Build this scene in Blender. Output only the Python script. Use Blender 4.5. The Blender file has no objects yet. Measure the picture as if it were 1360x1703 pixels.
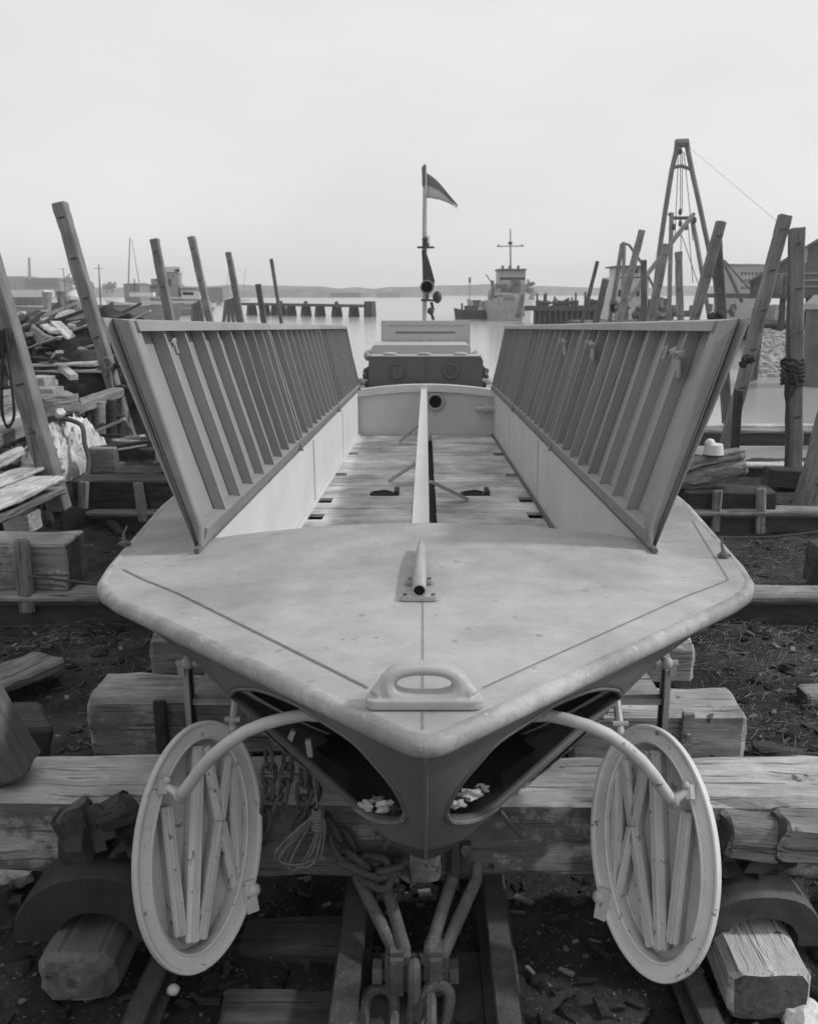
import bpy, math, random
from math import sin, cos, atan, pi, radians, sqrt
from mathutils import Vector, Matrix, noise
from mathutils.bvhtree import BVHTree

sc = bpy.context.scene
COL = sc.collection
rnd = random.Random(7)

# ------------------------------------------------------------------ camera
F, CX, CY = 1450.0, 708.0, 851.5          # focal length and centre in photo pixels (1360 x 1703)
T = atan(366 / F)
H = 2.6
cd = bpy.data.cameras.new("camera")
cd.sensor_fit = 'HORIZONTAL'
cd.sensor_width = 36
cd.lens = F / 1360 * 36
cd.shift_x = (680 - CX) / 1360
cd.clip_start = 0.05
cd.clip_end = 9000
cd.dof.use_dof = True
cd.dof.focus_distance = 4.2
cd.dof.aperture_fstop = 6.3
cam = bpy.data.objects.new("camera", cd)
cam.location = (0, 0, H)
cam.rotation_euler = (pi / 2 - T, 0, 0)
COL.objects.link(cam)
sc.camera = cam

# ------------------------------------------------------------------ sky and sun
SUN_DIR = Vector((0.76, 0.05, 0.62)).normalized()      # towards the sun
elev = math.asin(SUN_DIR.z)
w = bpy.data.worlds.new("World")
sc.world = w
w.use_nodes = True
nt = w.node_tree
nt.nodes.clear()
out = nt.nodes.new('ShaderNodeOutputWorld')
bg = nt.nodes.new('ShaderNodeBackground')
bg.inputs['Strength'].default_value = 0.1
sky = nt.nodes.new('ShaderNodeTexSky')
sky.sky_type = 'NISHITA'
sky.sun_disc = False
sky.sun_elevation = elev
sky.sun_rotation = math.atan2(SUN_DIR.x, SUN_DIR.y)
sky.dust_density = 4
bw = nt.nodes.new('ShaderNodeRGBToBW')                   # black-and-white film: the sky without its hue
mr = nt.nodes.new('ShaderNodeMapRange')                  # thin even overcast over that sky
mr.inputs['From Min'].default_value = 0
mr.inputs['From Max'].default_value = 12
mr.inputs['To Min'].default_value = 7.6
mr.inputs['To Max'].default_value = 10.4
tc = nt.nodes.new('ShaderNodeTexCoord')
mp = nt.nodes.new('ShaderNodeMapping')
mp.inputs['Scale'].default_value = (1.2, 1.2, 3.0)
cn = nt.nodes.new('ShaderNodeTexNoise')
cn.inputs['Scale'].default_value = 2.2
cn.inputs['Detail'].default_value = 5
cm = nt.nodes.new('ShaderNodeMapRange')
cm.inputs['From Min'].default_value = 0.3
cm.inputs['From Max'].default_value = 0.7
cm.inputs['To Min'].default_value = 0.925
cm.inputs['To Max'].default_value = 1.05
mul = nt.nodes.new('ShaderNodeMath')
mul.operation = 'MULTIPLY'
L = nt.links.new
L(sky.outputs[0], bw.inputs[0]); L(bw.outputs[0], mr.inputs[0])
L(tc.outputs['Generated'], mp.inputs[0]); L(mp.outputs[0], cn.inputs[0]); L(cn.outputs[0], cm.inputs[0])
L(mr.outputs[0], mul.inputs[0]); L(cm.outputs[0], mul.inputs[1])
L(mul.outputs[0], bg.inputs[0]); L(bg.outputs[0], out.inputs[0])

sl = bpy.data.lights.new("sun", 'SUN')
sl.energy = 2.3
sl.angle = radians(4)
sl.color = (1, 0.995, 0.985)
so = bpy.data.objects.new("sun", sl)
so.rotation_euler = (-SUN_DIR).to_track_quat('-Z', 'Y').to_euler()
so.location = (20, -5, 20)
COL.objects.link(so)
sc.view_settings.view_transform = 'Standard'
sc.view_settings.look = 'None'
sc.view_settings.exposure = 0
sc.view_settings.gamma = 1

# ------------------------------------------------------------------ photo geometry: pixel -> place
def ray(px, py):
    u = (CY - py) / F
    return Vector(((px - CX) / F, cos(T) + u * sin(T), -sin(T) + u * cos(T)))
CAM = Vector((0, 0, H))
def at(px, py, Y):
    r = ray(px, py)
    return CAM + r * (Y / r.y)
def onp(px, py, z0, s, y0):
    r = ray(px, py)
    return CAM + r * ((z0 - s * y0 - H) / (r.z - s * r.y))
def zdeck(y): return 1.38 - 0.039 * (y - 4)
def zgr(x, y):
    z = -0.04 * (y - 4)
    if x < -4: z += 0.35 * min(1, (-4 - x) / 4) * max(0.0, min(1, (24 - y) / 6))
    if x < -3.4 and y > 9.5:                     # the left bank stays above the tide
        k = min(1, (-3.4 - x) / 1.0) * min(1, (y - 9.5) / 2.0)
        z = z + (max(z, 0.22) - z) * k
    return z
def D(px, py, dz=0): return onp(px, py, 1.38 + dz, -0.039, 4)
def G(px, py, dz=0): return onp(px, py, dz, -0.04, 4)
def onW(px, py): return onp(px, py, WATER, 0, 0)
WATER = -0.5

# ------------------------------------------------------------------ materials
MATS = {}
def mat(name, base, var=0.25, scale=5.0, stretch=(1, 1, 1), rough=0.75, bump=0.25, bscale=40.0, spots=0.0,
        spot_to=0.03, spot_scale=16.0, metal=0.0, stain=0.0, crack=0.0, spec=0.35, rv=0.12, bdist=0.01, side=1.0, split=None):
    m = bpy.data.materials.new(name)
    m.use_nodes = True
    n = m.node_tree.nodes; l = m.node_tree.links.new
    b = n['Principled BSDF']
    b.inputs['Roughness'].default_value = rough
    b.inputs['Metallic'].default_value = metal
    b.inputs['Specular IOR Level'].default_value = spec
    tcn = n.new('ShaderNodeTexCoord'); oi = n.new('ShaderNodeObjectInfo')
    off = n.new('ShaderNodeVectorMath'); off.operation = 'ADD'
    sc_ = n.new('ShaderNodeMath'); sc_.operation = 'MULTIPLY'; sc_.inputs[1].default_value = 37.0
    l(oi.outputs['Random'], sc_.inputs[0]); l(tcn.outputs['Object'], off.inputs[0]); l(sc_.outputs[0], off.inputs[1])
    mpn = n.new('ShaderNodeMapping'); mpn.inputs['Scale'].default_value = stretch
    l(off.outputs[0], mpn.inputs[0])
    def nz(scale, detail, src, rg=0.6):
        t = n.new('ShaderNodeTexNoise'); t.inputs['Scale'].default_value = scale
        t.inputs['Detail'].default_value = detail; t.inputs['Roughness'].default_value = rg
        l(src.outputs[0], t.inputs['Vector']); return t.outputs[0]
    def rng(src, a, b_, c, d):
        r = n.new('ShaderNodeMapRange')
        r.inputs[1].default_value = a; r.inputs[2].default_value = b_; r.inputs[3].default_value = c; r.inputs[4].default_value = d
        l(src, r.inputs[0]); return r.outputs[0]
    def mth(op, a, b_):
        x = n.new('ShaderNodeMath'); x.operation = op
        for i, q in enumerate((a, b_)):
            if isinstance(q, (int, float)): x.inputs[i].default_value = q
            else: l(q, x.inputs[i])
        return x.outputs[0]
    v = rng(nz(scale, 8, mpn), 0.28, 0.72, base * (1 - var), base * (1 + var))
    fine = nz(bscale, 6, mpn, 0.7)
    v = mth('MULTIPLY', v, rng(fine, 0.3, 0.7, 1 - var * 0.5, 1 + var * 0.5))
    v = mth('MULTIPLY', v, rng(oi.outputs['Random'], 0, 1, 1 - rv, 1 + rv))
    def mixto(v, fac, val):
        x = n.new('ShaderNodeMix'); x.data_type = 'FLOAT'
        l(fac, x.inputs[0]); l(v, x.inputs[2]); x.inputs[3].default_value = val
        return x.outputs[0]
    if stain: v = mth('MULTIPLY', v, rng(nz(1.7, 6, off), 0.38, 0.66, 1 - stain, 1 + stain * 0.35))
    if spots: v = mixto(v, rng(nz(spot_scale, 4, off, 0.55), 0.70 - spots * 0.1, 0.74 - spots * 0.1, 0, 0.85), spot_to)
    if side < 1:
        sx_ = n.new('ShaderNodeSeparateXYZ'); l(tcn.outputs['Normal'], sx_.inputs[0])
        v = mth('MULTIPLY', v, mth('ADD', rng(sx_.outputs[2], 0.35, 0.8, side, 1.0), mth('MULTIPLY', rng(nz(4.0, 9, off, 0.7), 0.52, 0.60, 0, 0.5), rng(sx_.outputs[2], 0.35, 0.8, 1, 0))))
    if 'end_grain' in name:
        wv = n.new('ShaderNodeTexWave'); wv.wave_type = 'RINGS'; wv.rings_direction = 'X'; wv.inputs['Scale'].default_value = 9; wv.inputs['Distortion'].default_value = 5; wv.inputs['Detail'].default_value = 3; wv.inputs['Detail Scale'].default_value = 1.5
        l(tcn.outputs['Object'], wv.inputs['Vector']); v = mth('MULTIPLY', v, rng(wv.outputs['Fac'], 0, 1, 0.9, 1.06))
    if split:
        sp_ = n.new('ShaderNodeSeparateXYZ'); l(tcn.outputs['Object'], sp_.inputs[0])
        zz = mth('ADD', sp_.outputs[2], mth('MULTIPLY', sp_.outputs[1], split[1]))
        v = mixto(v, rng(zz, split[0] - 0.002, split[0] + 0.002, 1, 0), split[2])
    hsrc = fine
    if crack:
        mp2 = n.new('ShaderNodeMapping'); mp2.inputs['Scale'].default_value = (stretch[0] * 0.45, stretch[1] * 1.6, stretch[2] * 1.6)
        l(off.outputs[0], mp2.inputs[0])
        ck = rng(nz(scale * 1.3, 3, mp2, 0.5), 0.60, 0.66, 0, crack)
        v = mixto(v, ck, base * 0.22)
        hsrc = mth('SUBTRACT', fine, ck)
    cb = n.new('ShaderNodeCombineColor')
    for i in range(3): l(v, cb.inputs[i])
    l(cb.outputs[0], b.inputs['Base Color'])
    bp = n.new('ShaderNodeBump'); bp.inputs['Strength'].default_value = bump; bp.inputs['Distance'].default_value = bdist
    l(hsrc, bp.inputs['Height']); l(bp.outputs[0], b.inputs['Normal'])
    MATS[name] = m
    return m

GR = (1.0, 9.0, 9.0)
M_DECK = mat('deck_paint', 0.31, 0.14, 5, (1, 1.2, 1), rough=0.6, bump=0.2, bscale=45, spots=0.42, spot_to=0.22, spot_scale=13, stain=0.24)
M_HULL = mat('hull_paint', 0.15, 0.06, 3, rough=0.5, bump=0.06, bscale=50, stain=0.1)
M_HULL2 = mat('hull_two_tone_paint', 0.15, 0.10, 4, rough=0.5, bump=0.1, bscale=40, stain=0.15, split=(0.785 - 0.03 * 5.4, 0.03, 0.075))
M_RAIL = mat('rubbing_rail_paint', 0.36, 0.22, 12, rough=0.6, bump=0.35, bscale=45, spots=0.5, spot_to=0.46, spot_scale=38, stain=0.35)
M_CREAM = mat('cockpit_paint', 0.62, 0.04, 3, rough=0.55, bump=0.05, bscale=50, stain=0.07)
M_SKIN = mat('panel_paint', 0.27, 0.06, 3, rough=0.7, bump=0.04)
M_RIB = mat('rib_paint', 0.26, 0.06, 5, rough=0.6, bump=0.06)
M_PFRAME = mat('panel_frame_paint', 0.27, 0.08, 4, rough=0.6, bump=0.08, stain=0.1)
M_DOOR = mat('door_paint', 0.50, 0.10, 7, rough=0.55, bump=0.15, bscale=45, spots=0.62, spot_to=0.13, spot_scale=26, stain=0.16)
M_FLOOR = mat('floor_boards', 0.56, 0.25, 4, stretch=(1, 8, 8), rough=0.8, bump=0.3, stain=0.5, crack=0.3)
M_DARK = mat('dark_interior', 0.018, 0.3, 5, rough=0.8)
M_BLACK = mat('black_hole', 0.006, 0.1, 5, rough=0.9)
M_LEAD = mat('leading_edge_paint', 0.25, 0.08, 4, rough=0.55, bump=0.08, stain=0.15)
M_CABIN = mat('cabin_dark_paint', 0.11, 0.06, 4, rough=0.6, bump=0.05)
M_CABTOP = mat('cabin_top_paint', 0.38, 0.05, 4, rough=0.6, bump=0.05)
M_HATCH = mat('hatch_paint', 0.47, 0.05, 4, rough=0.6, bump=0.05)
M_LIP = mat('worn_lip_paint', 0.13, 0.25, 12, rough=0.6, bump=0.3, spots=0.5, spot_to=0.5, spot_scale=24)
M_SEAM = mat('seam_line', 0.13, 0.3, 20, rough=0.8)
M_CHOCK = mat('chock_paint', 0.34, 0.08, 9, rough=0.45, bump=0.15, bscale=30)
M_GLASS = mat('porthole_glass', 0.10, 0.3, 6, rough=0.15, spec=0.6)
M_STEEL = mat('rusty_steel', 0.06, 0.4, 10, rough=0.7, bump=0.6, bscale=60, spots=0.4, spot_to=0.16, spot_scale=60, metal=0.0)
M_IRON = mat('cast_iron', 0.035, 0.35, 7, rough=0.7, bump=0.7, bscale=30, stain=0.4)
M_ROD = mat('rusty_rod', 0.095, 0.35, 14, rough=0.75, bump=0.6, bscale=90, spots=0.5, spot_to=0.22, spot_scale=80)
M_GIRDER = mat('steel_girder', 0.06, 0.3, 5, stretch=(1, 4, 4), rough=0.6, bump=0.3, stain=0.3)
M_WOOD = mat('weathered_timber', 0.27, 0.42, 3, GR, rough=0.85, bump=0.8, bscale=16, spots=0.35, spot_to=0.07, spot_scale=9, stain=0.35, crack=0.75, bdist=0.02)
M_WOODL = mat('pale_weathered_timber', 0.54, 0.30, 3, GR, rough=0.85, bump=0.8, bscale=16, spots=0.35, spot_to=0.07, spot_scale=9, stain=0.38, crack=0.7, bdist=0.02)
M_BEAM = mat('pale_top_beam_timber', 0.52, 0.30, 3, GR, rough=0.85, bump=0.8, bscale=16, spots=0.35, spot_to=0.07, spot_scale=9, stain=0.4, crack=0.7, bdist=0.02, side=0.30)  # side faces multiplied darker than the upward faces, by normal
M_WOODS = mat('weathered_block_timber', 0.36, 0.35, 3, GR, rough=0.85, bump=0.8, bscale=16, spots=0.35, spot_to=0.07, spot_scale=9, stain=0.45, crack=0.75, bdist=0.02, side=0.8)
M_WOODD = mat('dark_wet_timber', 0.065, 0.5, 3, GR, rough=0.8, bump=0.8, bscale=16, stain=0.5, crack=0.8, bdist=0.02)
M_POST = mat('sawn_post_timber', 0.21, 0.3, 3, (0.7, 8, 8), rough=0.85, bump=0.5, bscale=14, stain=0.25, crack=0.6)
M_POSTD = mat('dark_post_timber', 0.12, 0.3, 3, (0.7, 8, 8), rough=0.85, bump=0.5, bscale=14, stain=0.3, crack=0.6)
M_END = mat('timber_end_grain', 0.11, 0.45, 8, rough=0.9, bump=0.7, bscale=30, stain=0.4, crack=0.6)
M_ENDL = mat('pale_end_grain', 0.33, 0.35, 7, (1, 1, 4), rough=0.9, bump=0.7, bscale=30, stain=0.3, crack=0.7)
M_ROCK = mat('grey_stone', 0.30, 0.35, 6, rough=0.9, bump=0.7, bscale=20, stain=0.3)
M_RAG = mat('pale_sacking', 0.58, 0.3, 5, rough=0.9, bump=0.7, stain=0.4, spots=0.8, spot_to=0.12, spot_scale=7)
M_ROPE = mat('hemp_rope', 0.16, 0.35, 20, rough=0.95, bump=0.6, bscale=90)
M_ROPED = mat('tarred_rope', 0.035, 0.35, 20, rough=0.95, bump=0.6, bscale=90)
M_STRAW = mat('dry_straw', 0.22, 0.4, 4, rough=0.9)
M_SWHITE = mat('ship_white_paint', 0.60, 0.06, 2, rough=0.6, bump=0.05, stain=0.12)
M_SHIP = mat('cutter_paint', 0.41, 0.08, 1.5, rough=0.6, bump=0.05, stain=0.2)
M_SGREY = mat('ship_grey_paint', 0.26, 0.12, 1.5, rough=0.6, bump=0.05, stain=0.2)
M_SDARK = mat('ship_dark_paint', 0.07, 0.2, 1.5, rough=0.6, bump=0.05, stain=0.2)
M_SMID = mat('ship_mid_paint', 0.16, 0.2, 1.5, rough=0.7, bump=0.05, stain=0.2)
M_BLDG = mat('building_brick', 0.20, 0.12, 0.4, rough=0.9, bump=0.05)
M_BLDGW = mat('pale_building', 0.33, 0.1, 0.4, rough=0.9, bump=0.05)
M_SHED = mat('shed_boards', 0.14, 0.15, 1.0, (1, 1, 6), rough=0.8, bump=0.1)
M_PILE = mat('pier_piles', 0.09, 0.4, 2, (4, 4, 1), rough=0.9, bump=0.3)
M_FLAGD = mat('flag_dark_cloth', 0.16, 0.1, 10, rough=0.9)
M_FLAGL = mat('flag_light_cloth', 0.42, 0.1, 10, rough=0.9)
M_WHITE = mat('white_paint', 0.60, 0.05, 10, rough=0.5)
M_MAST = mat('mast_paint', 0.45, 0.1, 10, rough=0.5)

def mat_ground():
    m = mat('yard_soil', 0.045, 0.55, 2.2, rough=0.95, bump=1.0, bscale=26, spots=0.75, spot_to=0.16, spot_scale=55, stain=0.6, bdist=0.03, spec=0.2)
    return m
M_SOIL = mat_ground()
M_PEB = mat('dark_gravel', 0.11, 0.5, 12, rough=0.95, bump=0.4)
def mat_water():
    m = bpy.data.materials.new('water'); m.use_nodes = True
    n = m.node_tree.nodes; l = m.node_tree.links.new
    b = n['Principled BSDF']
    b.inputs['Base Color'].default_value = (0.33, 0.33, 0.33, 1)
    b.inputs['Roughness'].default_value = 0.16
    b.inputs['IOR'].default_value = 1.33
    t = n.new('ShaderNodeTexCoord'); mpn = n.new('ShaderNodeMapping'); mpn.inputs['Scale'].default_value = (0.5, 1.4, 1)
    z = n.new('ShaderNodeTexNoise'); z.inputs['Scale'].default_value = 1.1; z.inputs['Detail'].default_value = 6
    bp = n.new('ShaderNodeBump'); bp.inputs['Strength'].default_value = 0.10; bp.inputs['Distance'].default_value = 0.12
    l(t.outputs['Object'], mpn.inputs[0]); l(mpn.outputs[0], z.inputs['Vector']); l(z.outputs[0], bp.inputs['Height']); l(bp.outputs[0], b.inputs['Normal'])
    return m
M_WATER = mat_water()

# ------------------------------------------------------------------ mesh building
WM = {}
def tag(o, label=None, cat=None, group=None, kind=None):
    if label: o['label'] = label
    if cat: o['category'] = cat
    if group: o['group'] = group
    if kind: o['kind'] = kind
    return o
def setparent(o, parent):
    if parent is not None:
        o.parent = parent
        o.matrix_parent_inverse = WM[parent.name].inverted()
def empty(name, loc, label, cat, group=None):
    o = bpy.data.objects.new(name, None)
    o.empty_display_size = 0.2
    o.location = loc
    COL.objects.link(o)
    WM[o.name] = Matrix.Translation(Vector(loc))
    return tag(o, label, cat, group)
def place(o, Mx, parent):
    o.matrix_basis = Mx
    COL.objects.link(o)
    WM[o.name] = Mx.copy()
    setparent(o, parent)

class MB:
    def __init__(s): s.v = []; s.f = []; s.m = []
    def add(s, vs, fs, m=0):
        k = len(s.v); s.v += [Vector(p) for p in vs]
        s.f += [tuple(i + k for i in f) for f in fs]; s.m += [m] * len(fs); return s
    def box(s, c, size, R=None, m=0):
        c = Vector(c); h = [q / 2 for q in size]
        vs = []
        for z in (-1, 1):
            for y in (-1, 1):
                for x in (-1, 1):
                    p = Vector((x * h[0], y * h[1], z * h[2]))
                    vs.append(c + (R @ p if R else p))
        return s.add(vs, [(0, 2, 3, 1), (4, 5, 7, 6), (0, 1, 5, 4), (2, 6, 7, 3), (0, 4, 6, 2), (1, 3, 7, 5)], m)
    def box2(s, a, b, m=0):
        a, b = Vector(a), Vector(b)
        return s.box((a + b) / 2, [abs(q) for q in (b - a)], None, m)
    def bar(s, p0, p1, wd, ht, up=(0, 0, 1), m=0):
        p0, p1 = Vector(p0), Vector(p1); X = (p1 - p0).normalized()
        U = Vector(up); Y = U.cross(X)
        if Y.length < 1e-4: Y = Vector((0, 1, 0)).cross(X)
        Y.normalize(); Z = X.cross(Y)
        R = Matrix((X, Y, Z)).transposed()
        return s.box((p0 + p1) / 2, ((p1 - p0).length, wd, ht), R, m)
    def tube(s, pts, r, n=10, cap=True, m=0):
        pts = [Vector(p) for p in pts]; k = len(pts)
        rs = r if isinstance(r, (list, tuple)) else [r] * k
        vs = []; fs = []
        t0 = (pts[1] - pts[0]).normalized()
        a = t0.cross(Vector((0, 0, 1)))
        if a.length < 1e-3: a = t0.cross(Vector((0, 1, 0)))
        a.normalize()
        for i in range(k):
            t = (pts[min(i + 1, k - 1)] - pts[max(i - 1, 0)]).normalized()
            a = (a - t * a.dot(t)).normalized(); b = t.cross(a)
            for j in range(n):
                q = 2 * pi * j / n
                vs.append(pts[i] + (a * cos(q) + b * sin(q)) * rs[i])
        for i in range(k - 1):
            for j in range(n):
                fs.append((i * n + j, i * n + (j + 1) % n, (i + 1) * n + (j + 1) % n, (i + 1) * n + j))
        if cap: fs += [tuple(reversed(range(n))), tuple((k - 1) * n + j for j in range(n))]
        return s.add(vs, fs, m)
    def ball(s, c, r, n=10, jit=0.0, seed=0, m=0):
        c = Vector(c); r = (r, r, r) if isinstance(r, (int, float)) else r
        vs = []; fs = []; kk = n // 2 + 1
        for i in range(kk + 1):
            th = pi * i / kk
            for j in range(n):
                ph = 2 * pi * j / n
                d = Vector((sin(th) * cos(ph), sin(th) * sin(ph), cos(th)))
                k = 1 + jit * noise.noise(d * 1.7 + Vector((seed * 7.3, seed * 3.1, 0)))
                vs.append(c + Vector((d.x * r[0], d.y * r[1], d.z * r[2])) * k)
        for i in range(kk):
            for j in range(n):
                fs.append((i * n + j, (i + 1) * n + j, (i + 1) * n + (j + 1) % n, i * n + (j + 1) % n))
        return s.add(vs, fs, m)
    def prism(s, poly, vec, m=0):
        n = len(poly); vec = Vector(vec)
        vs = [Vector(p) for p in poly] + [Vector(p) + vec for p in poly]
        fs = [tuple(reversed(range(n))), tuple(range(n, 2 * n))] + [(i, (i + 1) % n, n + (i + 1) % n, n + i) for i in range(n)]
        return s.add(vs, fs, m)
    def grid(s, rows, m=0, close=False):
        n = len(rows[0]); vs = [p for r in rows for p in r]; fs = []
        for i in range(len(rows) - 1):
            for j in range(n if close else n - 1):
                fs.append((i * n + j, i * n + (j + 1) % n, (i + 1) * n + (j + 1) % n, (i + 1) * n + j))
        return s.add(vs, fs, m)
    def build(s, name, mats, parent=None, origin=None, smooth=False, bevel=0.0, label=None, cat=None, group=None, kind=None, angle=40):
        if not isinstance(mats, (list, tuple)): mats = [mats]
        if origin is None:
            if parent is None:
                xs = [p.x for p in s.v]; ys = [p.y for p in s.v]; zs = [p.z for p in s.v]
                origin = ((min(xs) + max(xs)) / 2, (min(ys) + max(ys)) / 2, min(zs))
            else:
                origin = sum(s.v, Vector()) / len(s.v)
        origin = Vector(origin)
        me = bpy.data.meshes.new(name)
        me.from_pydata([p - origin for p in s.v], [], s.f)
        for q in mats: me.materials.append(q)
        if len(mats) > 1: me.polygons.foreach_set('material_index', s.m)
        import bmesh
        bm = bmesh.new(); bm.from_mesh(me)
        bmesh.ops.recalc_face_normals(bm, faces=bm.faces)
        if bevel: 
            eds = [e for e in bm.edges if len(e.link_faces) == 2 and e.calc_face_angle(0) > 0.6]
            bmesh.ops.bevel(bm, geom=eds, offset=bevel, segments=2, affect='EDGES', clamp_overlap=True)
        if smooth:
            for f in bm.faces: f.smooth = True
            for e in bm.edges:
                if len(e.link_faces) == 2 and e.calc_face_angle(0) > radians(angle): e.smooth = False
        bm.to_mesh(me); bm.free()
        o = bpy.data.objects.new(name, me)
        place(o, Matrix.Translation(origin), parent)
        return tag(o, label, cat, group, kind)

def solid(o, th, toward=(0, 0, -1)):
    nz = Vector()
    for p in o.data.polygons: nz += p.normal * p.area
    md = o.modifiers.new('thickness', 'SOLIDIFY'); md.thickness = th
    md.offset = 1 if nz.dot(Vector(toward)) > 0 else -1
    es = o.modifiers.new('edges', 'EDGE_SPLIT'); es.split_angle = radians(40)
    return o
def timber(name, p0, p1, wd, ht, mats, label=None, cat=None, group=None, parent=None, up=(0, 0, 1), jit=0.010, ch=0.022, seed=None, seg=None, bow=0.0):
    """a baulk of wood from p0 to p1 (centre line), its own axes along its length"""
    p0, p1 = Vector(p0), Vector(p1); X = (p1 - p0); ln = X.length; X.normalize()
    Y = Vector(up).cross(X)
    if Y.length < 1e-3: Y = Vector((0, 1, 0)).cross(X)
    Y.normalize(); Z = X.cross(Y)
    seed = rnd.random() * 100 if seed is None else seed
    ch = min(ch, wd * 0.3, ht * 0.3)
    hw, hh = wd / 2, ht / 2
    def side(a, b, k): return [tuple(a[i] + (b[i] - a[i]) * q / k for i in range(2)) for q in range(k)]
    corners = [(hw - ch, -hh), (hw, -hh + ch), (hw, hh - ch), (hw - ch, hh), (-hw + ch, hh), (-hw, hh - ch), (-hw, -hh + ch), (-hw + ch, -hh)]
    prof = []
    for i in range(8): prof += side(corners[i], corners[(i + 1) % 8], 3 if i % 2 else 1)
    n = len(prof)
    seg = seg or max(4, min(40, int(ln / 0.11)))
    rows = []
    xs = [0, ch * 0.7] + [ln * i / seg for i in range(1, seg)] + [ln - ch * 0.7, ln]
    for x in xs:
        sh = (1 - 0.6 * ch / max(hw, hh)) if x in (0, ln) else 1
        row = []
        for (a, b) in prof:
            p = Vector((x, a * sh, b * sh))
            q = Vector((x * 2.2 + seed, a * 7, b * 7 + seed))
            d = noise.noise(q) * jit + noise.noise(q * 3.1) * jit * 0.5
            p.y += d * (1 if a > 0 else -1) * min(1, abs(a) / hw * 1.1)
            p.z += d * (1 if b > 0 else -1) * min(1, abs(b) / hh * 1.1)
            if x in (0, ln): p.x += noise.noise(Vector((a * 9, b * 9, seed))) * jit * 1.5
            p.z += bow * sin(pi * x / ln)
            row.append(p)
        rows.append(row)
    b = MB(); b.grid(rows, 0, True)
    k = len(rows)
    b.f += [tuple(reversed(range(n))), tuple((k - 1) * n + j for j in range(n))]; b.m += [1, 1]
    if not isinstance(mats, (list, tuple)): mats = [mats, M_ENDL if mats is M_WOODL else M_END]
    me = bpy.data.meshes.new(name)
    me.from_pydata(b.v, [], b.f)
    for q in mats: me.materials.append(q)
    me.polygons.foreach_set('material_index', b.m)
    o = bpy.data.objects.new(name, me)
    Mx = Matrix((X, Y, Z)).transposed().to_4x4(); Mx.translation = p0
    place(o, Mx, parent)
    return tag(o, label, cat, group)

def pxbox(x0, y0, x1, y1, Y):
    """front face, at distance Y, that fills a pixel rectangle: (xa, xb, za, zb)"""
    xm, ym = (x0 + x1) / 2, (y0 + y1) / 2
    return at(x0, ym, Y).x, at(x1, ym, Y).x, at(xm, y1, Y).z, at(xm, y0, Y).z

# ================================================================== GROUND, WATER, SHORE
def build_ground():
    b = MB(); rows = []
    ys = [-4, -1, 1] + [1.6 + 0.09 * i for i in range(70)] + [8 + 0.3 * i for i in range(60)] + [27, 32, 40, 60]
    xs = [-60, -30, -16, -11] + [-8 + 0.14 * i for i in range(115)] + [11, 16, 30, 60]
    for y in ys:
        row = []
        for x in xs:
            z = zgr(x, y)
            if abs(x) < 10 and y < 26:
                q = Vector((x * 1.1, y * 1.1, 0))
                z += 0.06 * noise.noise(q) + 0.035 * noise.noise(q * 3.3) + 0.02 * noise.noise(q * 8)
                if abs(x) < 1.0 and y < 5: z -= 0.04
            z = z - max(0, y - 23) * 0.10
            row.append((x, y, z))
        rows.append(row)
    b.grid(rows)
    b.build('ground', M_SOIL, origin=(0, 0, 0), smooth=True, kind='structure', angle=180)
build_ground()
MB().add([(-1500, 5, WATER), (1500, 5, WATER), (1500, 1060, WATER), (-1500, 1060, WATER)], [(0, 1, 2, 3)]).build('water', M_WATER, origin=(0, 0, WATER), kind='structure')

def shore(name, Y, x0, x1, hfun, m, depth=120):
    b = MB(); rows = [[], [], []]; n = 160
    for i in range(n + 1):
        x = x0 + (x1 - x0) * i / n
        h = hfun(x)
        rows[0].append((x, Y, WATER - 0.5)); rows[1].append((x, Y + 8, WATER + h)); rows[2].append((x, Y + depth, WATER + h * 0.7))
    b.grid(rows)
    return b.build(name, m, kind='structure', smooth=True)
M_SHORE = mat('wooded_shore', 0.19, 0.4, 0.08, rough=0.95, bump=0.2, bscale=2)
shore('far_shore', 900, -1400, 1400, lambda x: 9 + 3.5 * noise.noise(Vector((x * .008, 0, 0))) + 2.0 * noise.noise(Vector((x * .05, 3, 0))), M_SHORE)
shore('near_headland', 560, -520, 6, lambda x: max(0.4, min(1, (6 - x) / 60)) * (4.2 + 2.2 * noise.noise(Vector((x * .02, 5, 0))) + 1.8 * noise.noise(Vector((x * .11, 9, 0)))), M_SHORE, 60)

# ================================================================== THE LANDING BOAT
OUT = [(0.0, 2.105), (0.022, 2.109), (0.05, 2.127), (1.22, 3.30), (1.325, 3.43), (1.385, 3.57), (1.43, 3.80), (1.60, 5.2), (1.66, 6.2), (1.68, 8.0), (1.68, 13.0), (1.62, 16.0), (1.50, 19.0)]
def xdeck(y):
    if y <= OUT[0][1]: return 0.0
    for (x0, y0), (x1, y1) in zip(OUT, OUT[1:]):
        if y <= y1: return x0 + (x1 - x0) * (y - y0) / (y1 - y0)
    return OUT[-1][0]
def camber(x, y):
    k = max(0.0, min(1, (y - 2.3) / 1.95)) ** 1.4
    xe = min(1.2, max(0.05, xdeck(y) - 0.03))
    return 0.10 * k * max(0.0, 1 - (x / xe) ** 2)
CK0, CKX, CK1 = 4.25, 1.165, 15.0       # cockpit: front edge, half width aft, aft end
def ckx(y): return 1.095 + 0.07 * max(0.0, min(1, (y - CK0) / (CK1 - CK0)))
def zfloor(y): return zdeck(y) - 0.60 - 0.0145 * (y - 4)

boat = empty('landing_craft', (0, 8, -0.15), 'grey landing craft hauled out on the slipway, bow doors open and ribbed side panels raised', 'boat')

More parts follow.
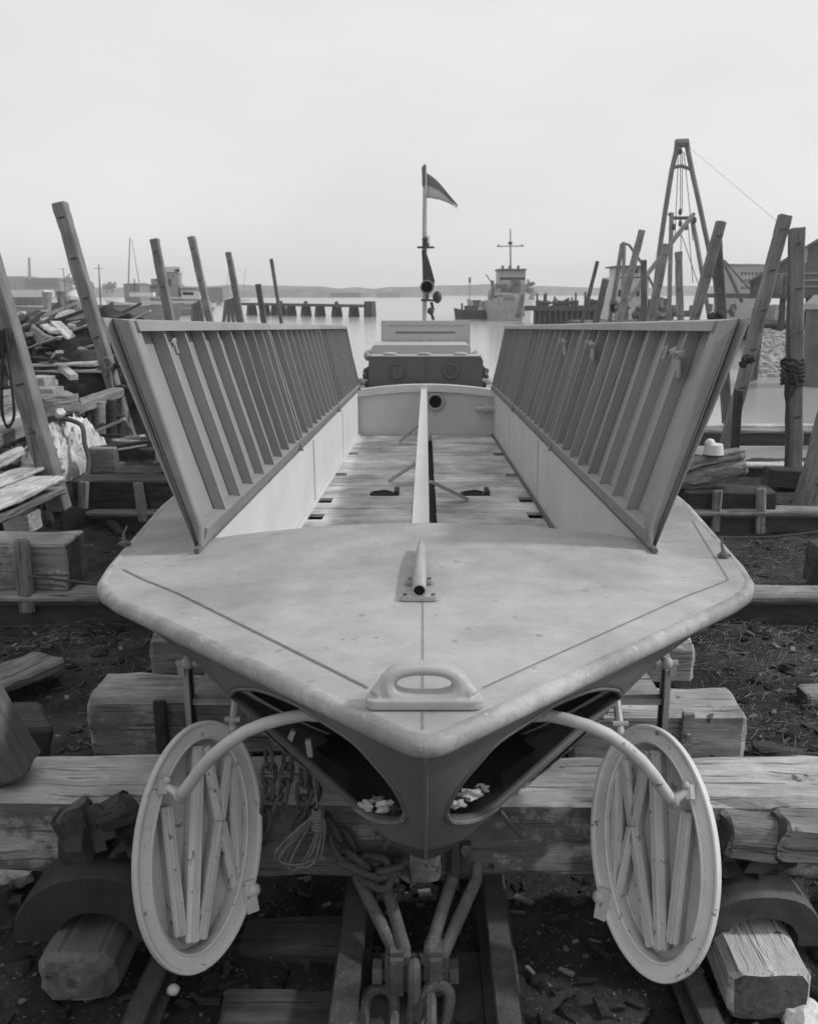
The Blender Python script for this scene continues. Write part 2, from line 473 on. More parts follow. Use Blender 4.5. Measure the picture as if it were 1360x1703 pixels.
# --- hull shell with the two oval bow openings
HOLE = [(384, 1159), (386, 1152), (392, 1148), (413, 1146), (441, 1151), (490, 1171), (521, 1191), (585, 1233), (624, 1274), (649, 1304), (666, 1332), (673, 1352), (671, 1362), (658, 1367), (624, 1362), (577, 1336), (537, 1307), (496, 1276), (457, 1242), (433, 1222), (409, 1199), (390, 1176)]
def lerp_tab(tab, y):
    if y <= tab[0][0]: return tab[0][1]
    for (a, b), (c, d) in zip(tab, tab[1:]):
        if y <= c: return b + (d - b) * (y - a) / (c - a)
    return tab[-1][1]
def keelz(y): return lerp_tab([(2.105, 1.385), (2.62, 0.70), (3.2, 0.715), (4, 0.60), (5.2, 0.42), (8, 0.12), (20, -0.3)], y)
def qexp(y): return lerp_tab([(2.0, 1.0), (2.3, 0.86), (2.6, 0.67), (2.75, 0.54), (2.9, 0.43), (3.05, 0.48), (3.2, 0.58), (3.6, 0.62), (4, 0.50), (4.6, 0.26), (5.2, 0.17), (20, 0.15)], y)
def hullpt(sx, y, h):
    zt = zdeck(y) - 0.03; zb = min(keelz(y), zt - 0.001)
    return Vector((sx * xdeck(y) * (h ** qexp(y)), y, zb + (zt - zb) * h))
def smooth_loop(pts, k):
    """closed Catmull-Rom"""
    o = []; n = len(pts)
    for i in range(n):
        p0, p1, p2, p3 = (Vector(pts[(i + j - 1) % n]) for j in range(4))
        for q in range(k):
            t = q / k
            o.append(0.5 * ((2 * p1) + (p2 - p0) * t + (2 * p0 - 5 * p1 + 4 * p2 - p3) * t * t + (3 * p1 - p0 - 3 * p2 + p3) * t ** 3))
    return o
def inside(p, poly):
    c = False; n = len(poly)
    for i in range(n):
        a, b = poly[i], poly[i - 1]
        if (a[1] > p[1]) != (b[1] > p[1]) and p[0] < (b[0] - a[0]) * (p[1] - a[1]) / (b[1] - a[1]) + a[0]: c = not c
    return c
def proj(p):
    r = p - CAM
    d = r.y * cos(T) - r.z * sin(T); v = r.y * sin(T) + r.z * cos(T)
    return (CX + F * r.x / d, CY - F * v / d)
RIMS = {}
def build_hull():
    poly2 = [(p.x, p.y) for p in smooth_loop([(x, y, 0) for x, y in HOLE], 4)]
    ysd = [2.106 + 0.011 * i for i in range(150)]
    ysc = [ysd[-1] + 0.3 * (i + 1) for i in range(52)]
    hs = [(i / 80) ** 1.7 for i in range(81)]
    full = MB()
    allv = MB()
    for sx in (-1, 1):
        rows = [[hullpt(sx, y, h) for h in hs] for y in ysd + ysc]
        solid = MB(); solid.grid(rows)
        bvh = BVHTree.FromPolygons([tuple(p) for p in solid.v], solid.f)
        # the rim in 3-D: the outline met by the shell (mirrored for starboard)
        rim = []
        for (x, y) in poly2:
            xx = x if sx < 0 else 2 * 708 - x
            h = bvh.ray_cast(CAM, ray(xx, y).normalized())
            if h[0]: rim.append(h[0])
        RIMS[sx] = rim
        keep = []
        for f in solid.f:
            c = sum((solid.v[i] for i in f), Vector()) / len(f)
            q = proj(c)
            if sx > 0: q = (2 * 708 - q[0], q[1])
            if c.y < 3.9 and inside(q, poly2):
                hit = bvh.ray_cast(CAM, (c - CAM).normalized())
                if hit[0] and (hit[0] - c).length < 0.05: continue
            keep.append(f)
        cnt = {}
        for f in keep:
            for i in range(4):
                e = tuple(sorted((f[i], f[(i + 1) % 4]))); cnt[e] = cnt.get(e, 0) + 1
        border = set(i for e, c in cnt.items() if c == 1 for i in e)
        n = len(hs)
        for i in border:
            p = solid.v[i]
            if i % n in (0, n - 1) or i < n or i >= n * (len(ysd) + len(ysc) - 1): continue
            best = None
            for j in range(len(rim)):
                a, b2 = rim[j - 1], rim[j]
                t = max(0, min(1, (p - a).dot(b2 - a) / max(1e-9, (b2 - a).length_squared)))
                q = a + (b2 - a) * t; d = (q - p).length
                if best is None or d < best[0]: best = (d, q)
            if best and best[0] < 0.03: solid.v[i] = best[1]
        full.add(solid.v, keep)
    o = full.build('hull', M_HULL2, boat, origin=(0, 8, 0), smooth=True, angle=50)
    md = o.modifiers.new('plating', 'SOLIDIFY'); md.thickness = 0.005; md.offset = -1
    return o
hull = build_hull()
stem = MB()
stem.tube([hullpt(1, 2.108 + 0.012 * i, 0) for i in range(43)], 0.006, 8)
stem.build('stem_bar', M_HULL, hull, smooth=True)
# transom
tr = MB(); yy = 2.106 + 0.011 * 149 + 0.3 * 52
ring = [hullpt(-1, yy, h / 12) for h in range(12, 0, -1)] + [hullpt(1, yy, h / 12) for h in range(0, 13)]
tr.add(ring, [tuple(range(len(ring)))]); tr.build('transom', M_HULL, boat)
for sx in (-1, 1):
    b = MB(); rim = RIMS[sx]; n = len(rim)
    cen = sum(rim, Vector()) / n
    nrm = Vector()
    for i in range(n): nrm += (rim[i - 1] - cen).cross(rim[i] - cen)
    nrm.normalize()
    if nrm.dot(CAM - cen) < 0: nrm = -nrm
    # two lipped sealing rings, the outer dark, the inner worn
    def band(k0, k1, off0, off1, r):
        pts = [cen + (p - cen) * (1 - k0) + nrm * off0 for p in rim]
        bb = MB(); bb.tube(pts + [pts[0]], r, 8, cap=False); return bb
    band(0.0, 0, 0.0, 0, 0.006).build('opening_rim', M_HULL, hull, smooth=True)
    lo = rim[4 * 11:4 * 21]
    bb = MB(); bb.tube([p + nrm * 0.004 for p in lo], [0.004] + [0.0095] * (len(lo) - 2) + [0.004], 8); bb.build('lower_lip', M_LIP, hull, smooth=True)
    bb = MB(); bb.tube([cen + (p - cen) * 0.985 - nrm * 0.014 for p in lo], 0.006, 8); bb.build('sealing_gasket', M_LIP, hull, smooth=True)
    # the lower shelf of the frame, visible along the lower edge
    low = [p for p in rim]
    zmin = min(p.z for p in low)
    sh = MB(); rows = [[p + nrm * 0.004 for p in rim], [cen + (p - cen) * 0.978 - nrm * 0.022 for p in rim]]
    rows = [r + [r[0]] for r in rows]
    sh.grid(rows); o = sh.build('frame_flange', M_SDARK, hull, smooth=True)
    o.modifiers.new('t', 'SOLIDIFY').thickness = 0.006

# --- decks
def deck_rows(x0f, x1f, y0, y1, ny, nx):
    rows = []
    for i in range(ny + 1):
        y = y0 + (y1 - y0) * i / ny
        a, b_ = x0f(y), x1f(y)
        rows.append([(a + (b_ - a) * j / nx, y, zdeck(y) + camber(a + (b_ - a) * j / nx, y)) for j in range(nx + 1)])
    return rows
dk = MB()
dk.grid(deck_rows(lambda y: -xdeck(y) + 0.0, lambda y: xdeck(y) - 0.0, 2.11, CK0, 70, 32))
solid(dk.build('foredeck', M_DECK, boat, smooth=True), 0.02)
for sx in (-1, 1):
    b = MB(); b.grid(deck_rows(lambda y: sx * ckx(y), lambda y: sx * xdeck(y), CK0 + 0.001, 19.0, 40, 4))
    solid(b.build('side_deck', M_DECK, boat, smooth=True), 0.02)
b = MB(); b.grid(deck_rows(lambda y: -CKX, lambda y: CKX, CK1 + 0.002, 19.0, 8, 20)); b.build('after_deck', M_DECK, boat, smooth=True)
rail = []
for y in [2.105 + 0.008 * i for i in range(12)] + [2.25 + 0.075 * i for i in range(14)] + [3.30, 3.36, 3.42, 3.47, 3.52, 3.57, 3.63, 3.7, 3.8, 4.2, 4.8, 5.2, 5.7, 6.2, 7, 8, 10, 13, 16, 19]:
    rail.append(Vector((xdeck(y), y, zdeck(y) - 0.031)))
pts = [Vector((-p.x, p.y, p.z)) for p in reversed(rail[1:])] + rail
b = MB(); b.tube(pts, 0.033, 16); b.build('rubbing_rail', M_RAIL, boat, smooth=True)
# seams where the deck sheet ends, and the joint along the middle
def seam(p0, p1, wd, name='deck_seam', m=M_SEAM, k=14):
    b = MB(); rows = [[], []]
    d = (p1 - p0); nn = Vector((-d.y, d.x, 0)).normalized() * wd / 2
    for i in range(k + 1):
        p = p0 + d * i / k
        for r, sgn in ((0, -1), (1, 1)):
            q = p + nn * sgn; rows[r].append((q.x, q.y, zdeck(q.y) + camber(q.x, q.y) + 0.004))
    b.grid(rows); return b.build(name, m, boat)
seam(D(205, 948), D(612, 1146), 0.008)
seam(D(1211, 965), D(803, 1146), 0.004)
seam(D(1211, 965), D(1152, 868), 0.004)
seam(D(703, 1000), D(703, 1215), 0.003)

# --- cockpit
M_WALLS = M_CREAM
for sx in (-1, 1):
    b = MB(); rows = []
    for i in range(30):
        y = CK0 - 0.03 + (CK1 - CK0 + 0.03) * i / 29
        rows.append([(sx * ckx(y), y, zdeck(y) + 0.025), (sx * ckx(y), y, zfloor(y) - 0.05)])
    b.grid(rows); solid(b.build('cockpit_side', M_CREAM, boat), 0.018, (sx, 0, 0))
    for yj in (8.6, 11.9):
        b = MB(); b.box((sx * (ckx(yj) - 0.006), yj, (zdeck(yj) + zfloor(yj)) / 2), (0.008, 0.035, zdeck(yj) - zfloor(yj) - 0.06)); b.build('wall_joint', M_CREAM, boat)
    b = MB(); b.bar((sx * (ckx(CK0) - 0.02), CK0, zfloor(CK0) + 0.012), (sx * (CKX - 0.02), CK1, zfloor(CK1) + 0.012), 0.03, 0.024)
    b.build('floor_edge', M_SEAM if sx > 0 else M_CREAM, boat)
# floor boards: planks laid athwart, a gap along the keelson
for sx in (-1, 1):
    b = MB(); y = CK0 - 0.6
    XA, XB = 0.10, -0.13
    r2 = random.Random(3 + sx)
    notch = [7.9, 8.6, 10.5, 12.4]
    while y < CK1 - 0.05:
        wdt = r2.uniform(0.22, 0.30)
        y1 = min(y + wdt, CK1 - 0.02); ym = (y + y1) / 2
        xa, xb = (XA, ckx(ym) - 0.004) if sx > 0 else (-ckx(ym) + 0.004, XB)
        a, c = xa + r2.uniform(0, 0.006), xb - r2.uniform(0, 0.006)
        if any(y <= q < y1 for q in notch):          # hand holes cut at the wall
            if sx > 0: c -= 0.16
            else: a += 0.16
        z0 = zfloor(ym) + r2.uniform(-0.004, 0.004)
        R = Matrix.Rotation(-atan(0.0535), 3, 'X')
        b.box(((a + c) / 2, ym, z0 - 0.015), (c - a, y1 - y - 0.008, 0.03), R)
        y = y1
    b.build('floor_boards', M_FLOOR, boat)
for sx in (-1, 1):
    b = MB()
    c = Vector((0.50 if sx > 0 else -0.46, 9.0, zfloor(9.0) + 0.012))
    b.box(c, (0.26, 0.12, 0.024)); b.box(c + Vector((0.15, 0.06, 0.015)), (0.05, 0.22, 0.05)); b.tube([c + Vector((-0.1, 0, 0.02)), c + Vector((0.02, 0.03, 0.03)), c + Vector((0.1, 0, 0.02))], 0.012, 6)
    b.build('floor_lashing', M_IRON, boat)
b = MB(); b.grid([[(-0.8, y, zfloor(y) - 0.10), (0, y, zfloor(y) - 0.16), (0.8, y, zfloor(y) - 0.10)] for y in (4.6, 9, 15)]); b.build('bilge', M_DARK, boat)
# middle girder with its web and stanchions
b = MB()
b.bar((-0.03, CK0 - 0.1, zdeck(CK0) - 0.03), (-0.03, CK1, zdeck(CK1) + 0.04), 0.10, 0.02)
b.bar((-0.03, CK0 - 0.1, zdeck(CK0) - 0.09), (-0.03, CK1, zdeck(CK1) - 0.02), 0.02, 0.10)
gd = b.build('middle_girder', M_CREAM, boat)
for y in (5.4, 7.6, 9.8, 12.0, 14.2):
    b = MB(); b.box2((-0.055, y - 0.03, zfloor(y) - 0.2), (-0.005, y + 0.03, zdeck(y) - 0.06)); b.build('stanchion', M_FLOOR, gd)
for (y, s2) in ((8.4, 1), (9.6, -1), (13.6, -1)):
    b = MB(); b.bar((s2 * 0.08 - 0.03, y, zdeck(y) - 0.42), (s2 * 0.42, y + 0.25, zfloor(y + .2) + 0.02), 0.05, 0.03); b.build('brace', M_CABTOP, gd)
# bulkhead with its curved coaming
b = MB(); n = 20
top = [(-CKX + 2 * CKX * i / n) for i in range(n + 1)]
b.grid([[(x, CK1, zfloor(CK1) - 0.1) for x in top], [(x, CK1, zdeck(CK1) + camber(x, 9) - 0.005) for x in top]])
bk = b.build('bulkhead', M_CREAM, boat)
b = MB()
rows = []
for dy, dz in ((-0.06, -0.10), (-0.06, 0.02), (0.10, 0.02), (0.10, -0.10)):
    rows.append([(x, CK1 + dy, zdeck(CK1) + camber(x, 9) + dz) for x in top])
b.grid(rows + [rows[0]]); b.build('coaming', M_CREAM, bk, smooth=False)
p = at(724, 668, CK1 - 0.03)
def ringpts(c, r, ax1, ax2, k=24): return [c + (ax1 * cos(2 * pi * i / k) + ax2 * sin(2 * pi * i / k)) * r for i in range(k)]
EX, EY, EZ = Vector((1, 0, 0)), Vector((0, 1, 0)), Vector((0, 0, 1))
b = MB(); rp = ringpts(p, 0.135, EX, EZ); b.tube(rp + [rp[0]], 0.028, 8, False); b.build('exhaust_flange', M_CABTOP, bk, smooth=True)
b = MB(); b.tube([p + EY * 0.005, p + EY * 0.025], 0.13, 24); b.build('exhaust_opening', M_BLACK, bk)
p = at(806, 680, CK1 - 0.15)
b = MB(); b.tube([p + EX * -0.16, p + EX * 0.02], [0.045, 0.055], 12); b.tube([p + EX * 0.02, p + EX * 0.06], 0.085, 12); b.tube([p + EX * 0.06, p + EX * 0.17], 0.06, 12); b.tube([p + EY * 0.15, p], 0.03, 8)
b.build('valve', M_CABTOP, bk, smooth=True)

# --- side panels (three leaves a side, ribbed)
PB, PT, PH = 1.15, 1.41, 1.07
def panel_pt(sx, y, t, d):
    """t 0..1 up the leaf, d = distance in from the skin"""
    PB = ckx(y) + 0.004
    x = PB + (PT - PB) * (t ** 1.08) + 0.012 * sin(pi * t) - d + 0.007 * noise.noise(Vector((y * 0.9, t * 1.6, sx * 4.0)))
    return Vector((sx * x, y - 0.0 * t, zdeck(y) + 0.035 + PH * t - 0.10 * d))
RIBS = [4.50 + 0.385 * i for i in range(27)]
CUTS = [(4.05, 7.42), (7.44, 11.0), (11.02, 14.82)]
ts = [i / 10 for i in range(11)]
for sx in (-1, 1):
    for li, (ya, yb) in enumerate(CUTS):
        b = MB()
        rows = [[panel_pt(sx, y, t, 0) for t in ts] for y in (ya, (ya + yb) / 2, yb)]
        b.grid(rows)
        pn = b.build('bulwark_panel', M_SKIN, boat, smooth=True)
        solid(pn, 0.008, (sx, 0, 0))
        # top and bottom rails
        for nm, t0, t1, dd in (('top_rail', 0.958, 1.0, 0.10), ('bottom_rail', 0.0, 0.085, 0.078)):
            b = MB(); rows = []
            for t, d in ((t0, 0.004), (t0, dd if t0 else 0.026), (t1, dd), (t1, 0.004)): rows.append([panel_pt(sx, ya, t, d), panel_pt(sx, (ya + yb) / 2, t, d), panel_pt(sx, yb, t, d)])
            b.grid(rows + [rows[0]]); b.f += [(0, 3, 6, 9), (2, 5, 8, 11)]; b.m += [0, 0]
            b.build(nm, M_PFRAME, pn)
        for ry in RIBS:
            if not (ya <= ry - 0.02 and ry + 0.02 <= yb): continue
            b = MB(); rows = []
            for t in [0.086 + 0.869 * i / 10 for i in range(11)]:
                dp = 0.064 + 0.010 * t
                rows.append([panel_pt(sx, ry - 0.012, t, 0.004), panel_pt(sx, ry - 0.012, t, dp), panel_pt(sx, ry + 0.012, t, dp), panel_pt(sx, ry + 0.012, t, 0.004)])
            b.grid(rows, 0, True); b.f += [(0, 1, 2, 3), tuple(len(b.v) - 4 + i for i in range(4))]; b.m += [0, 0]
            b.build('rib', M_RIB, pn)
        # end stiles at the joints
        for ye in (yb - 0.02,):
            if li == 2 and ye > 14: pass
            b = MB(); rows = []
            wde = 0.03
            for t in ts:
                rows.append([panel_pt(sx, ye - wde / 2, t, 0.004), panel_pt(sx, ye - wde / 2, t, 0.072 + 0.02 * t), panel_pt(sx, ye + wde / 2, t, 0.072 + 0.02 * t), panel_pt(sx, ye + wde / 2, t, 0.004)])
            b.grid(rows, 0, True); b.f += [(0, 1, 2, 3), tuple(len(b.v) - 4 + i for i in range(4))]; b.m += [0, 0]
            b.build('stile', M_RIB, pn)
        if li == 0:      # broad rolled leading edge, turned outwards
            b = MB(); rows = []
            for t in ts:
                wv = 0.004 + 0.04 * t; di = min(0.03 + 0.45 * t, 0.064 + 0.022 * t)
                rows.append([panel_pt(sx, 4.05, t, di), panel_pt(sx, 4.005, t, di), panel_pt(sx, 4.0, t, di - 0.010), panel_pt(sx, 4.030, t, 0.012), panel_pt(sx, 4.085, t, -wv * .5), panel_pt(sx, 4.012, t, -wv * .85), panel_pt(sx, 4.010, t, -wv * 1.15), panel_pt(sx, 4.10, t, -wv * 1.15), panel_pt(sx, 4.10, t, di)])
            b.grid(rows, 0, True); b.f += [tuple(range(9)), tuple(len(b.v) - 9 + i for i in range(9))]; b.m += [0, 0]
            b.build('leading_edge', M_LEAD, pn, smooth=True, angle=28)
    # hinge line
    b = MB(); b.tube([(sx * (ckx(y) - 0.004), y, zdeck(y) + 0.022) for y in (3.98, 9, 14.9)], 0.015, 8); b.build('hinge_pin', M_SEAM, boat, smooth=True)
    for y in (4.0, 6.0, 8.2, 10.4, 12.6):
        b = MB(); b.box((sx * (ckx(y) - 0.012), y, zdeck(y) + 0.03), (0.02, 0.10, 0.03)); b.build('hinge_strap', M_SEAM, boat)
    b = MB(); c = panel_pt(sx, 3.97, 0.0, 0.05)
    b.box(c + Vector((0, 0.03, -0.028)), (0.07, 0.10, 0.012), Matrix.Rotation(sx * 0.6, 3, 'Z')); b.build('hinge_foot', M_SEAM, boat)
# latches seen between the ribs of the starboard leaves
for y, k in ((4.33, 1.0), (6.65, 0.8), (8.0, 0.8)):
    c = panel_pt(1, y + 0.19, 0.86, 0.10)
    b = MB(); b.tube([c + EY * -0.17, c + EY * 0.17], 0.010, 8); b.ball(c, (0.02, 0.05, 0.025), 10, 0.4); b.box(c + Vector((0.01, -0.02, -0.08)), (0.010, 0.13, 0.09))
    b.ball(c + EY * -0.15, 0.02, 8, 0.3); b.ball(c + EY * 0.15, 0.022, 8, 0.3); b.tube([c + Vector((-0.01, 0.09, 0.02)), c + Vector((-0.03, 0.09, -0.045))], 0.009, 6)
    b.build('latch', M_PFRAME, boat, smooth=True)
c = panel_pt(-1, 4.62, 0.90, 0.07)
b = MB(); b.ball(c, (0.015, 0.03, 0.022), 10, 0.5); b.tube([c, c + Vector((0.025, -0.03, -0.06))], 0.010, 8); b.build('latch', M_PFRAME, boat, smooth=True)

# --- chock at the stem head
def chock():
    root_c = Vector((-0.005, 2.285, zdeck(2.285) + 0.008))
    b = MB()
    # base with two eared ends
    poly = []
    for sgn in (1, -1):
        for i in range(9):
            a = -pi / 2 + pi * i / 8 if sgn > 0 else pi / 2 + pi * i / 8
            poly.append(root_c + Vector((sgn * 0.148 + 0.034 * cos(a), 0.036 * sin(a), -0.006)))
    b.prism(poly, (0, 0, 0.034))
    # the closed loop: a flattened oval swept band, leaning slightly aft
    rows = []; k = 28
    for i in range(k + 1):
        a = 2 * pi * i / k
        ca, sa = cos(a), sin(a)
        sg = lambda v, p: math.copysign(abs(v) ** p, v)
        cx, cz = sg(ca, 0.75), sg(sa, 0.85)
        lw = 1.25 - 0.25 * (sa + 1) / 2
        ring = []
        for (u, v) in ((0.0, -0.030), (0.018, -0.038), (0.036, -0.030), (0.040, 0.0), (0.036, 0.030), (0.018, 0.038), (0.0, 0.030), (-0.008, 0.0)):
            ring.append(root_c + Vector((cx * (0.082 + u) * lw, v, 0.066 + cz * (0.030 + u * 0.85))) + EY * (0.35 * (0.06 + cz * 0.04)))
        rows.append(ring)
    b.grid(rows, 0, True)
    # shoulders running down to the ears
    for sgn in (-1, 1):
        b.tube([root_c + Vector((sgn * 0.105, 0.028, 0.085)), root_c + Vector((sgn * 0.122, 0.018, 0.055)), root_c + Vector((sgn * 0.145, 0.004, 0.026))], [0.026, 0.028, 0.030], 10)
    o = b.build('bow_chock', M_CHOCK, boat, smooth=True, angle=55)
    for v_ in o.data.vertices:
        v_.co = Vector((v_.co.x * 0.93, v_.co.y * 0.93, v_.co.z * 0.88))
    o.location.z -= 0.006
    md = o.modifiers.new('rm', 'REMESH'); md.mode = 'VOXEL'; md.voxel_size = 0.004; md.use_smooth_shade = True
    sm = o.modifiers.new('sm', 'SMOOTH'); sm.iterations = 7; sm.factor = 0.6
    for sgn in (-1, 1):
        s = MB(); c = root_c + Vector((sgn * 0.141, 0, 0.022)); s.tube([c, c + EZ * 0.004], 0.012, 14); s.box(c + EZ * 0.0035, (0.02, 0.003, 0.004), Matrix.Rotation(0.7, 3, 'Z')); s.build('screw_head', M_SEAM, o, smooth=True)
chock()
# --- pipe socket on the foredeck
def tubefit():
    b = MB(); A = at(697, 983, 3.36); 
    A = D(697, 983, 0.075); B2 = D(701, 902, 0.11)
    b.tube([A, A + (B2 - A) * 0.5, A + (B2 - A) * 0.8, B2], [0.027, 0.026, 0.022, 0.012], 16, cap=False)
    o = b.build('tube_socket', M_CHOCK, boat, smooth=True); o.modifiers.new('t', 'SOLIDIFY').thickness = 0.005
    s = MB(); s.tube([A + (B2 - A) * 0.02, A + (B2 - A) * 0.05], 0.022, 14); s.build('tube_bore', M_BLACK, o)
    for y, ww in ((A.y + 0.015, 0.075), (A.y + 0.20, 0.06)):
        s = MB(); z = zdeck(y) + camber(0, y)
        poly = []
        for sgn in (1, -1):
            for i in range(7):
                a = (-pi / 2 if sgn > 0 else pi / 2) + pi * i / 6
                poly.append(Vector((-0.026 + sgn * (ww - 0.02) + 0.02 * cos(a), y + 0.022 * sin(a), z + 0.001)))
        s.prism(poly, (0, 0, 0.02))
        s.build('foot_plate', M_CHOCK, o, bevel=0.004)
        for sgn in (-1, 1):
            q = MB(); c = Vector((-0.026 + sgn * (ww - 0.02), y, z + 0.021)); q.tube([c, c + EZ * 0.006], 0.009, 8); q.build('bolt', M_SEAM, o, smooth=True)
tubefit()
M_SCUFF = mat('deck_stain', 0.31, 0.12, 12, rough=0.7)
# --- small deck hooks at the shoulders
for (px, py, sx) in ((208, 908, -1), (1203, 928, 1)):
    c = D(px, py) + EZ * 0.004
    b = MB(); b.tube([c + Vector((0, 0.0, 0)), c + Vector((0.0, 0, 0.02))], 0.022, 10)
    b.tube([c + Vector((-0.03, 0, 0.006)), c + Vector((0.0, 0, 0.022)), c + Vector((0.03, 0.0, 0.006))], 0.008, 8)
    b.tube([c + Vector((0.0, 0, 0.015)), c + Vector((-0.008, 0.01, 0.05)), c + Vector((-sx * 0.012, 0.02, 0.095))], [0.012, 0.007, 0.004], 8)
    b.build('deck_hook', M_SEAM, boat, smooth=True)

# --- bow doors swung out on their stays
def bow_door(sx):
    mx = lambda x: x if sx < 0 else 2 * 709 - x
    dy = 0 if sx < 0 else 12
    top, bot = at(mx(352), 1197 + dy * 0.4, 2.98), at(mx(312), 1622 + dy, 2.50)
    lf, rt = at(mx(227), 1400 + dy, 2.62), at(mx(436), 1404 + dy, 2.86)
    C = (top + bot + lf + rt) / 4
    A = (top - bot) / 2; B = (rt - lf) / 2
    N = A.cross(B).normalized()
    if N.dot(CAM - C) < 0: N = -N
    la, lb = A.length, B.length; Ah, Bh = A.normalized(), B.normalized()
    def E(th, rho, n): return C + Ah * (cos(th) * (la - rho)) + Bh * (sin(th) * (lb - rho)) + N * n
    def uv(u, v, n): return C + Ah * (u * la) + Bh * (v * lb) + N * n
    k = 72
    prof = [(0.012, -0.03), (0.0, -0.022), (0.0, 0.004), (0.004, 0.009), (0.012, 0.009), (0.016, 0.003), (0.022, 0.001), (0.040, 0.004), (0.056, 0.003), (0.060, 0.008), (0.066, 0.004), (0.072, -0.075)]
    b = MB(); b.grid([[E(2 * pi * i / k, r, n) for i in range(k)] for r, n in prof], 0, True)
    dr = b.build('bow_door', M_DOOR, boat, smooth=True, angle=50, label='oval bow door open on the %s side, ribbed inner face showing' % ('left' if sx < 0 else 'right'))
    b = MB(); rows = [[E(2 * pi * i / k, 0.0725, -0.074) for i in range(k)], [E(2 * pi * i / k, 0.0725 + (lb - 0.0725) * 0.6, -0.078) for i in range(k)]]
    b.grid(rows, 0, True); b.add(rows[1], [tuple(range(k))])
    b.build('door_pan', M_DOOR, dr, smooth=True)
    s = 1 if sx < 0 else 1
    def rib(u0, v0, u1, v1, wd=0.032, ht=0.05):
        p0, p1 = uv(u0, v0, -0.076 + ht / 2), uv(u1, v1, -0.076 + ht / 2)
        q = MB(); q.bar(p0, p1, wd, ht, N); q.build('door_rib', M_DOOR, dr, bevel=0.004)
    # v runs from the outer edge (-1) to the hull side (+1)
    ua, va = (la - 0.072) / la, (lb - 0.072) / lb
    def cl(u, v):
        k_ = sqrt((u / ua) ** 2 + (v / va) ** 2) / 1.07
        return (u, v) if k_ <= 1 else (u / k_, v / k_)
    RB = [(0.27, -0.55, -0.72, -0.12, 0.040), (0.78, -0.14, -0.77, 0.06, 0.042), (0.78, -0.03, 0.175, 0.33, 0.036), (0.175, 0.33, -0.75, 0.20, 0.036), (0.17, 0.35, -0.38, 0.72, 0.034), (0.72, 0.40, 0.18, 0.33, 0.034), (0.66, 0.50, -0.32, 0.70, 0.040)]
    for (u0, v0, u1, v1, wd) in RB:
        (u0, v0), (u1, v1) = cl(u0, v0), cl(u1, v1)
        rib(u0, v0, u1, v1, wd * 1.15, 0.055)
        p0, p1 = uv(u0, v0, -0.019), uv(u1, v1, -0.019)
        q = MB(); q.bar(p0, p1, wd * 0.3, 0.012, N); q.build('rib_flange', M_DOOR, dr, bevel=0.003)
    # hinge lug at the hull side, and the one on the rim the stay is pinned to
    lug = E(math.radians(112), 0.0, 0.0)
    q = MB(); q.bar(lug - Bh * 0.03 + Ah * 0.03, lug - Bh * 0.0 - Ah * 0.075, 0.045, 0.03, N); q.ball(lug, 0.026, 10); q.build('hinge_lug', M_DOOR, dr, smooth=True)
    up = E(math.radians(20), 0.0, 0.0)
    q = MB(); q.ball(up + N * 0.01, 0.022, 10); q.tube([up, up + Vector((-sx * 0.0, 0.10, 0.09))], 0.016, 8); q.tube([up + Vector((-0.03, 0.02, 0.03)), up + Vector((0.03, 0.02, 0.03))], 0.012, 8); q.build('upper_hinge', M_CHOCK, dr, smooth=True)
    pv = E(math.radians(-62), 0.045, 0.02)
    q = MB(); q.bar(pv - N * 0.01, pv + N * 0.035, 0.03, 0.05, Ah); q.tube([pv + N * 0.03 - Ah * 0.025, pv + N * 0.03 + Ah * 0.025], 0.011, 8); q.ball(pv + N * 0.035 + Ah * 0.02, 0.016, 8); q.build('stay_bracket', M_CHOCK, dr, smooth=True)
    path = [(300, 1322), (312, 1309), (330, 1284), (352, 1259), (378, 1237), (408, 1217), (440, 1204), (474, 1195), (505, 1189), (535, 1191), (565, 1200)]
    pts = []
    st = pv + N * 0.04
    for i, (x, y) in enumerate(path):
        f = i / (len(path) - 1)
        pts.append(at(mx(x), y + dy * (1 - f) * 0.9 + (-1 if sx > 0 else 0), st.y * (1 - f) + (2.72) * f - 0.10 * sin(pi * f)))
    pts = [pv + N * 0.035] + pts
    q = MB(); q.tube(pts, [0.012] + [0.0215] * (len(pts) - 1), 12); q.build('stay_tube', M_DOOR, dr, smooth=True)
    q = MB(); q.tube([pts[1], pts[1] + (pts[2] - pts[1]) * 0.5], 0.0245, 12); q.ball(pts[1], 0.028, 8); q.build('stay_joint', M_CHOCK, dr, smooth=True)
for sx in (-1, 1): bow_door(sx)
